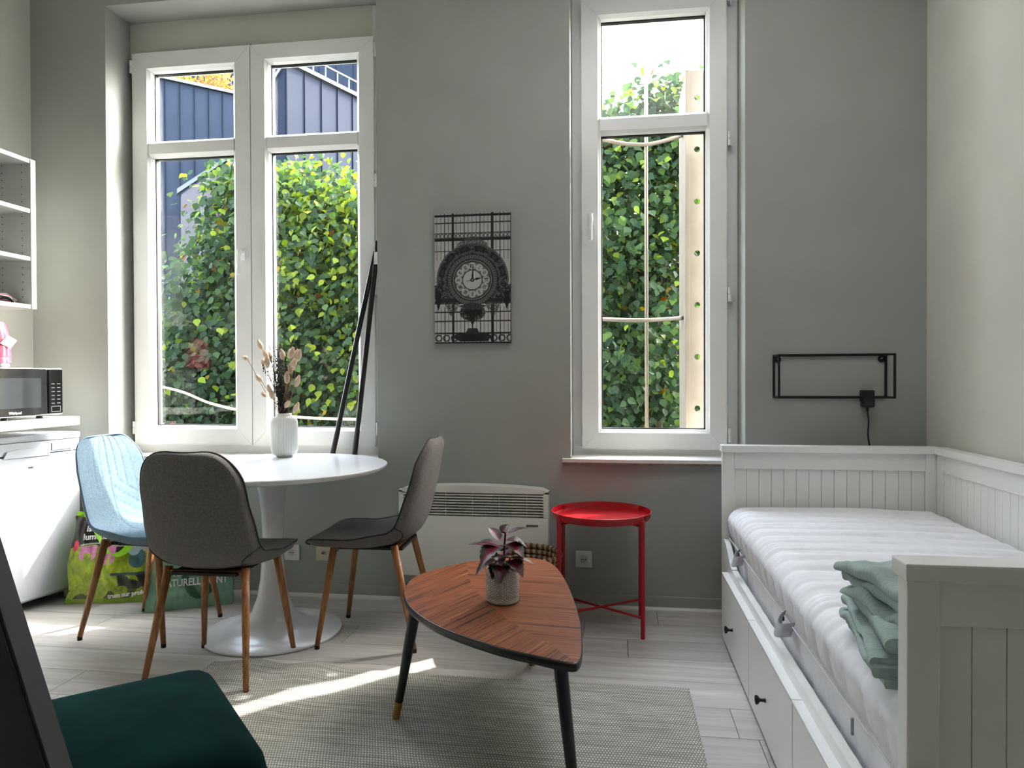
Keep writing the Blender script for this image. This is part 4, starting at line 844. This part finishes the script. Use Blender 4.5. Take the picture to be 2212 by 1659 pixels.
# veneer: two leaves either side of a bent seam
SEAM = [(-.585, -.745), (-.575, -.789), (-.529, -.979), (-.465, -1.141), (-.34, -1.374), (-.194, -1.565), (-.105, -1.69)]
ins = [Vector((p.x*.988, p.y*.988, 0)) for p in ol]; sv = [Vector((a-CT[0], b-CT[1], 0)) for a, b in SEAM]; svc = catmull(sv, 5, False)
ia = min(range(n), key=lambda j: (ins[j]-sv[0]).length); ib = min(range(n), key=lambda j: (ins[j]-sv[-1]).length)
def arc(i, j, step):
    o = [ins[i]]
    while i != j: i = (i+step) % n; o.append(ins[i])
    return o
for step, mat in ((-1, WAL1), (1, WAL2)):
    po = arc(ia, ib, step)+svc[1:-1][::-1]; MB().prism([(p.x, p.y) for p in po], .3975, .4, ).build('veneer_panel', mat, tp)
def cleg(a, b):
    a = Vector(a)-Vector((CT[0], CT[1], 0)); b = Vector(b)-Vector((CT[0], CT[1], 0)); k = a.lerp(b, .84)
    lg = MB().tube([a, a.lerp(k, .3), k], [.019, .018, .0135], 20).build('leg', BLACK, ct, True, 50); MB().tube([k, b], [.0137, .0115], 20).build('brass_tip', BRASS, lg, True, 50)
RZ = .0065
cleg((-.652, -1.262, .376), (-.721, -1.265, RZ)); cleg((-.145, -1.648, .376), (-.098, -1.722, RZ)); cleg((-.345, -.80, .376), (-.324, -.75, 0))
pp = thing('potted_plant', 'white diamond-relief pot with dark red and green coleus', 'plant', (-.367, -1.222, .4002))
def dia(t, i, z, r):
    if not (.012 < z < .098) or r < .045: return 0
    a = (t*11/PI+z*125) % 1; b = (t*11/PI-z*125) % 1; return .0048*(min(abs(a-.5), abs(b-.5))*2)**.7-.003
pz = [(0, 0), (.05, 0), (.0535, .003), (.0545, .008)]+[(.0545, .010+.0022*k) for k in range(41)]+[(.0548, .1), (.055, .106), (.0535, .108), (.0505, .107), (.0505, .09), (0, .088)]
po_ = MB().lathe(pz, 176, mod=dia).build('pot', POTM, pp, True, 60)
MB().lathe([(.0505, .085), (.03, .092), (0, .094)], 30).build('soil', SOIL, pp, True)
random.seed(5)
def pleaf(root, az, el, ln, wd_, droop, tone):
    NL, NW_ = 14, 8; d = Vector((math.cos(az)*math.cos(el), math.sin(az)*math.cos(el), math.sin(el))); sidev = Vector((-math.sin(az), math.cos(az), 0)); upv = sidev.cross(d)
    if upv.z < 0: upv = -upv
    root = Vector(root); mb = MB(); cols = []; vs = []
    for j in range(NL+1):
        f = j/NL; c = root+d*ln*f+Vector((0, 0, -droop*ln*f*f)); wv = 1.2*wd_*(math.sin(PI*f**.75)**.9)*(1+(.10 if j % 2 else -.06)*(f > .1))
        for i in range(NW_+1):
            s = 2*i/NW_-1; vs.append(c+sidev*wv*s+upv*(wd_*.35*abs(s)**1.3*math.sin(PI*f))); q = abs(s)*.9+.35*(f-.35)+.14*noise.noise((s*4, f*5, az))
            col = (132, 26, 48) if q < .42 else ((92, 28, 46) if q < .58 else ((52, 62, 56) if q < .85 else (84, 106, 70)))
            cols.append(L(*[x*tone*.82 for x in col]))
    mb.add(vs, [(j*(NW_+1)+i, j*(NW_+1)+i+1, (j+1)*(NW_+1)+i+1, (j+1)*(NW_+1)+i) for j in range(NL) for i in range(NW_)]); o = mb.build('leaf', LEAFP, pp, True, fixn=False); colattr(o, cols)
stems = [((0, 0, .09), (.006, .0, .17), (.01, 0, .228)), ((-.012, -.01, .09), (-.02, -.014, .13), (-.018, -.016, .17)), ((.015, -.01, .09), (.024, -.02, .125), (.028, -.02, .15))]
for s in stems: MB().tube(catmull([Vector(p) for p in s], 5, False), .0032, 7).build('stem', STEMR, pp, True)
for q in (((-.01, 0, .185), PI, .28, .085, .022, .25, 1.1), ((-.01, 0, .20), 2.5, .75, .075, .02, .2, .95), ((.0, 0, .175), 2.9, .12, .135, .024, .12, 1.15), ((.01, 0, .215), .25, .55, .09, .017, .25, .95), ((.01, 0, .20), .0, .2, .075, .026, .5, .9), ((.012, -.01, .19), -.6, .15, .08, .032, .55, 1.0), ((-.01, -.01, .18), -2.2, .1, .085, .034, .7, 1.0), ((0, 0, .225), 1.0, .9, .05, .016, .3, .9), ((.01, -.01, .225), -1.0, .7, .045, .016, .5, 1.2),
          ((-.02, -.015, .14), -2.5, -.1, .075, .024, .5, .8), ((.0, -.02, .13), -1.5, -.1, .07, .026, .6, .8), ((.02, -.02, .14), -.7, .0, .075, .028, .55, .95), ((.025, -.015, .145), .1, .05, .085, .017, .3, .9), ((-.015, -.01, .15), -1.2, .3, .06, .024, .6, .85), ((.0, .01, .15), 1.8, .3, .07, .024, .4, .9), ((.02, .0, .17), .6, .3, .075, .03, .5, .85), ((-.005, -.01, .125), -1.9, .0, .06, .024, .6, .8)): pleaf(*q)

# ------------------------------------------------------------------ red tray table, basket
tt = thing('tray_table', 'round red metal tray table under the narrow window', 'side table', (-.062, -.272, 0))
tray = MB().lathe([(0, .497), (.205, .497), (.216, .50), (.2225, .508), (.2255, .532), (.2235, .5325), (.2195, .509), (.212, .5035), (.203, .501), (0, .501)], 80).build('tray', RED, tt, True, 35)
for k, a in enumerate((math.radians(38), math.radians(142), math.radians(218), math.radians(322))):
    x_, y_ = .231*math.cos(a), .216*math.sin(a)+0; lg = MB().tube([(x_, y_, 0), (x_, y_, .512)], .0095, 14).build('leg', RED, tt, True, 50)
    MB().tube([(x_, y_, .505), (x_*.97, y_*.97, .528)], .0075, 10).build('leg_tab', RED, lg, True, 50); MB().tube([(x_, y_, .485), (x_*.78, y_*.78, .492)], .006, 10).build('tray_support', RED, lg, True, 50)
for a, b in ((38, 218), (142, 322)):
    a, b = math.radians(a), math.radians(b); MB().tube([(.231*math.cos(a), .216*math.sin(a), .09), (.231*math.cos(b), .216*math.sin(b), .09)], .0055, 10).build('cross_brace', RED, tt, True, 50)
bk = thing('wicker_basket', 'round coiled wicker basket half hidden behind the coffee table', 'basket', (-.415, -.275, 0))
for k in range(13):
    z = .013+k*.0255; R_ = .125+.042*(k/12)**.8; vs = []; fs = []; n, m_ = 132, 8
    for j in range(n):
        t = 2*PI*j/n; rr = .0145*(1.06 if j % 2 else .90)
        for i in range(m_): a = 2*PI*i/m_; vs.append(((R_+rr*.8*math.cos(a))*math.cos(t+.012*math.sin(a)), (R_+rr*.8*math.cos(a))*math.sin(t+.012*math.sin(a)), z+rr*math.sin(a)))
    for j in range(n):
        for i in range(m_): fs.append((j*m_+i, j*m_+(i+1) % m_, ((j+1) % n)*m_+(i+1) % m_, ((j+1) % n)*m_+i))
    mb = MB(); mb.add(vs, fs); mb.m = [0 if (q//m_) % 4 < 2 else 1 for q in range(len(fs))]; mb.build('coil', [RAFFIA, COIL], bk, True)
MB().lathe([(0, .004), (.125, .004), (.125, .014), (0, .014)], 48).build('base', COIL, bk, True, 40)

# ------------------------------------------------------------------ rug
def rugf(a, b):
    x_ = -1.585+1.85*a; y_ = -1.93+1.025*b; f = math.exp(-((x_+1.16)/.16)**2)*clamp((b-.5)/.5); g = math.exp(-((x_+1.40)/.10)**2)*clamp((b-.6)/.4)
    wob = .006*noise.noise((x_*3, 4., 0.))+.003*noise.noise((x_*9, 2., 0.))
    z = .006+.022*f*(.5+.5*math.sin((x_+1.16)*18+PI/2))+.022*g+.0025*(1+noise.noise((x_*7, y_*7, 1.)))
    return (x_, y_+(wob+.05*f*0)*clamp(b*3-2), z)
mb = MB(); mb.grid(rugf, 130, 90); nt_ = len(mb.v); mb.grid(lambda a, b: tuple(Vector(rugf(a, b))-Vector((0, 0, .0042))), 130, 90, flip=True)
def rim(i, j): return mb.v[j*131+i]
W_ = 131
edge_ = [(i, 0) for i in range(131)]+[(130, j) for j in range(1, 91)]+[(i, 90) for i in range(129, -1, -1)]+[(0, j) for j in range(89, 0, -1)]
ids = [j*131+i for i, j in edge_]; k = len(ids)
for q in range(k): mb.f.append((ids[q], ids[q]+nt_, ids[(q+1) % k]+nt_, ids[(q+1) % k])); mb.m.append(0)
tag(mb.build('rug', RUGM, smooth=True, fixn=False), 'flat-woven grey and cream rug under the leaf table', 'rug')

# ------------------------------------------------------------------ green velvet stool and dark slab in the near corner
stl = thing('velvet_stool', 'dark green velvet upholstered stool with rounded corners', 'stool', (-.985, -2.275, 0), math.radians(43))
bm = bmesh.new(); bmesh.ops.create_cube(bm, size=1); bmesh.ops.subdivide_edges(bm, edges=bm.edges[:], cuts=5, use_grid_fill=True)
hx_, hy_, hz_ = .245, .26, .215
for v_ in bm.verts:
    c = v_.co.copy()*2; r = .055
    p = Vector((c.x*hx_, c.y*hy_, c.z*hz_)); q = Vector((clamp(p.x, -hx_+r, hx_-r), clamp(p.y, -hy_+r, hy_-r), clamp(p.z, -hz_+r, hz_-r))); dlt = p-q
    if dlt.length > 1e-6: p = q+dlt.normalized()*r
    if c.z > .3: p.z += .018*(1-c.x*c.x)*(1-c.y*c.y)
    v_.co = p+Vector((0, 0, hz_+.02))
bmesh.ops.subdivide_edges(bm, edges=bm.edges[:], cuts=2, use_grid_fill=True, smooth=.6)
MB().bm(bm).build('upholstery', VELV, stl, True)
rr_ = .055; loop = []
for cx_, cy_, a0 in ((hx_-rr_, hy_-rr_, 0), (-hx_+rr_, hy_-rr_, 90), (-hx_+rr_, -hy_+rr_, 180), (hx_-rr_, -hy_+rr_, 270)):
    for k in range(7): a = math.radians(a0+15*k); loop.append((cx_+(rr_+.0005)*math.cos(a), cy_+(rr_+.0005)*math.sin(a), .385))
MB().tube(loop, .0025, 6, closed=True).build('seam', base('velvet_seam', (4, 26, 25), .8), stl, True)
for sx in (-1, 1):
    for sy in (-1, 1): MB().tube([(sx*.19, sy*.2, 0), (sx*.19, sy*.2, .024)], .018, 14).build('foot', BLACK, stl)
pnl = thing('dark_panel', 'flat dark grey panel leaning in front of the green velvet stool', 'panel', (-.545, -2.735, 0.0))
lean_ = math.atan2(.057, .166)
for nm_, mat_, b_ in (('panel_face', DARKB, (-.42, -.004, .0, .004, .004, 1.0)), ('panel_core', DARKE, (-.424, 0, .004, .036, 0, 1.004))):
    o = MB().box(*b_, ch=.001).build(nm_, mat_, pnl); o.rotation_euler = (0, -lean_, 0); o.location.z = .14
MB().box(-.40, -.05, .0, .036, .0, .16).build('panel_foot', DARKB, pnl)
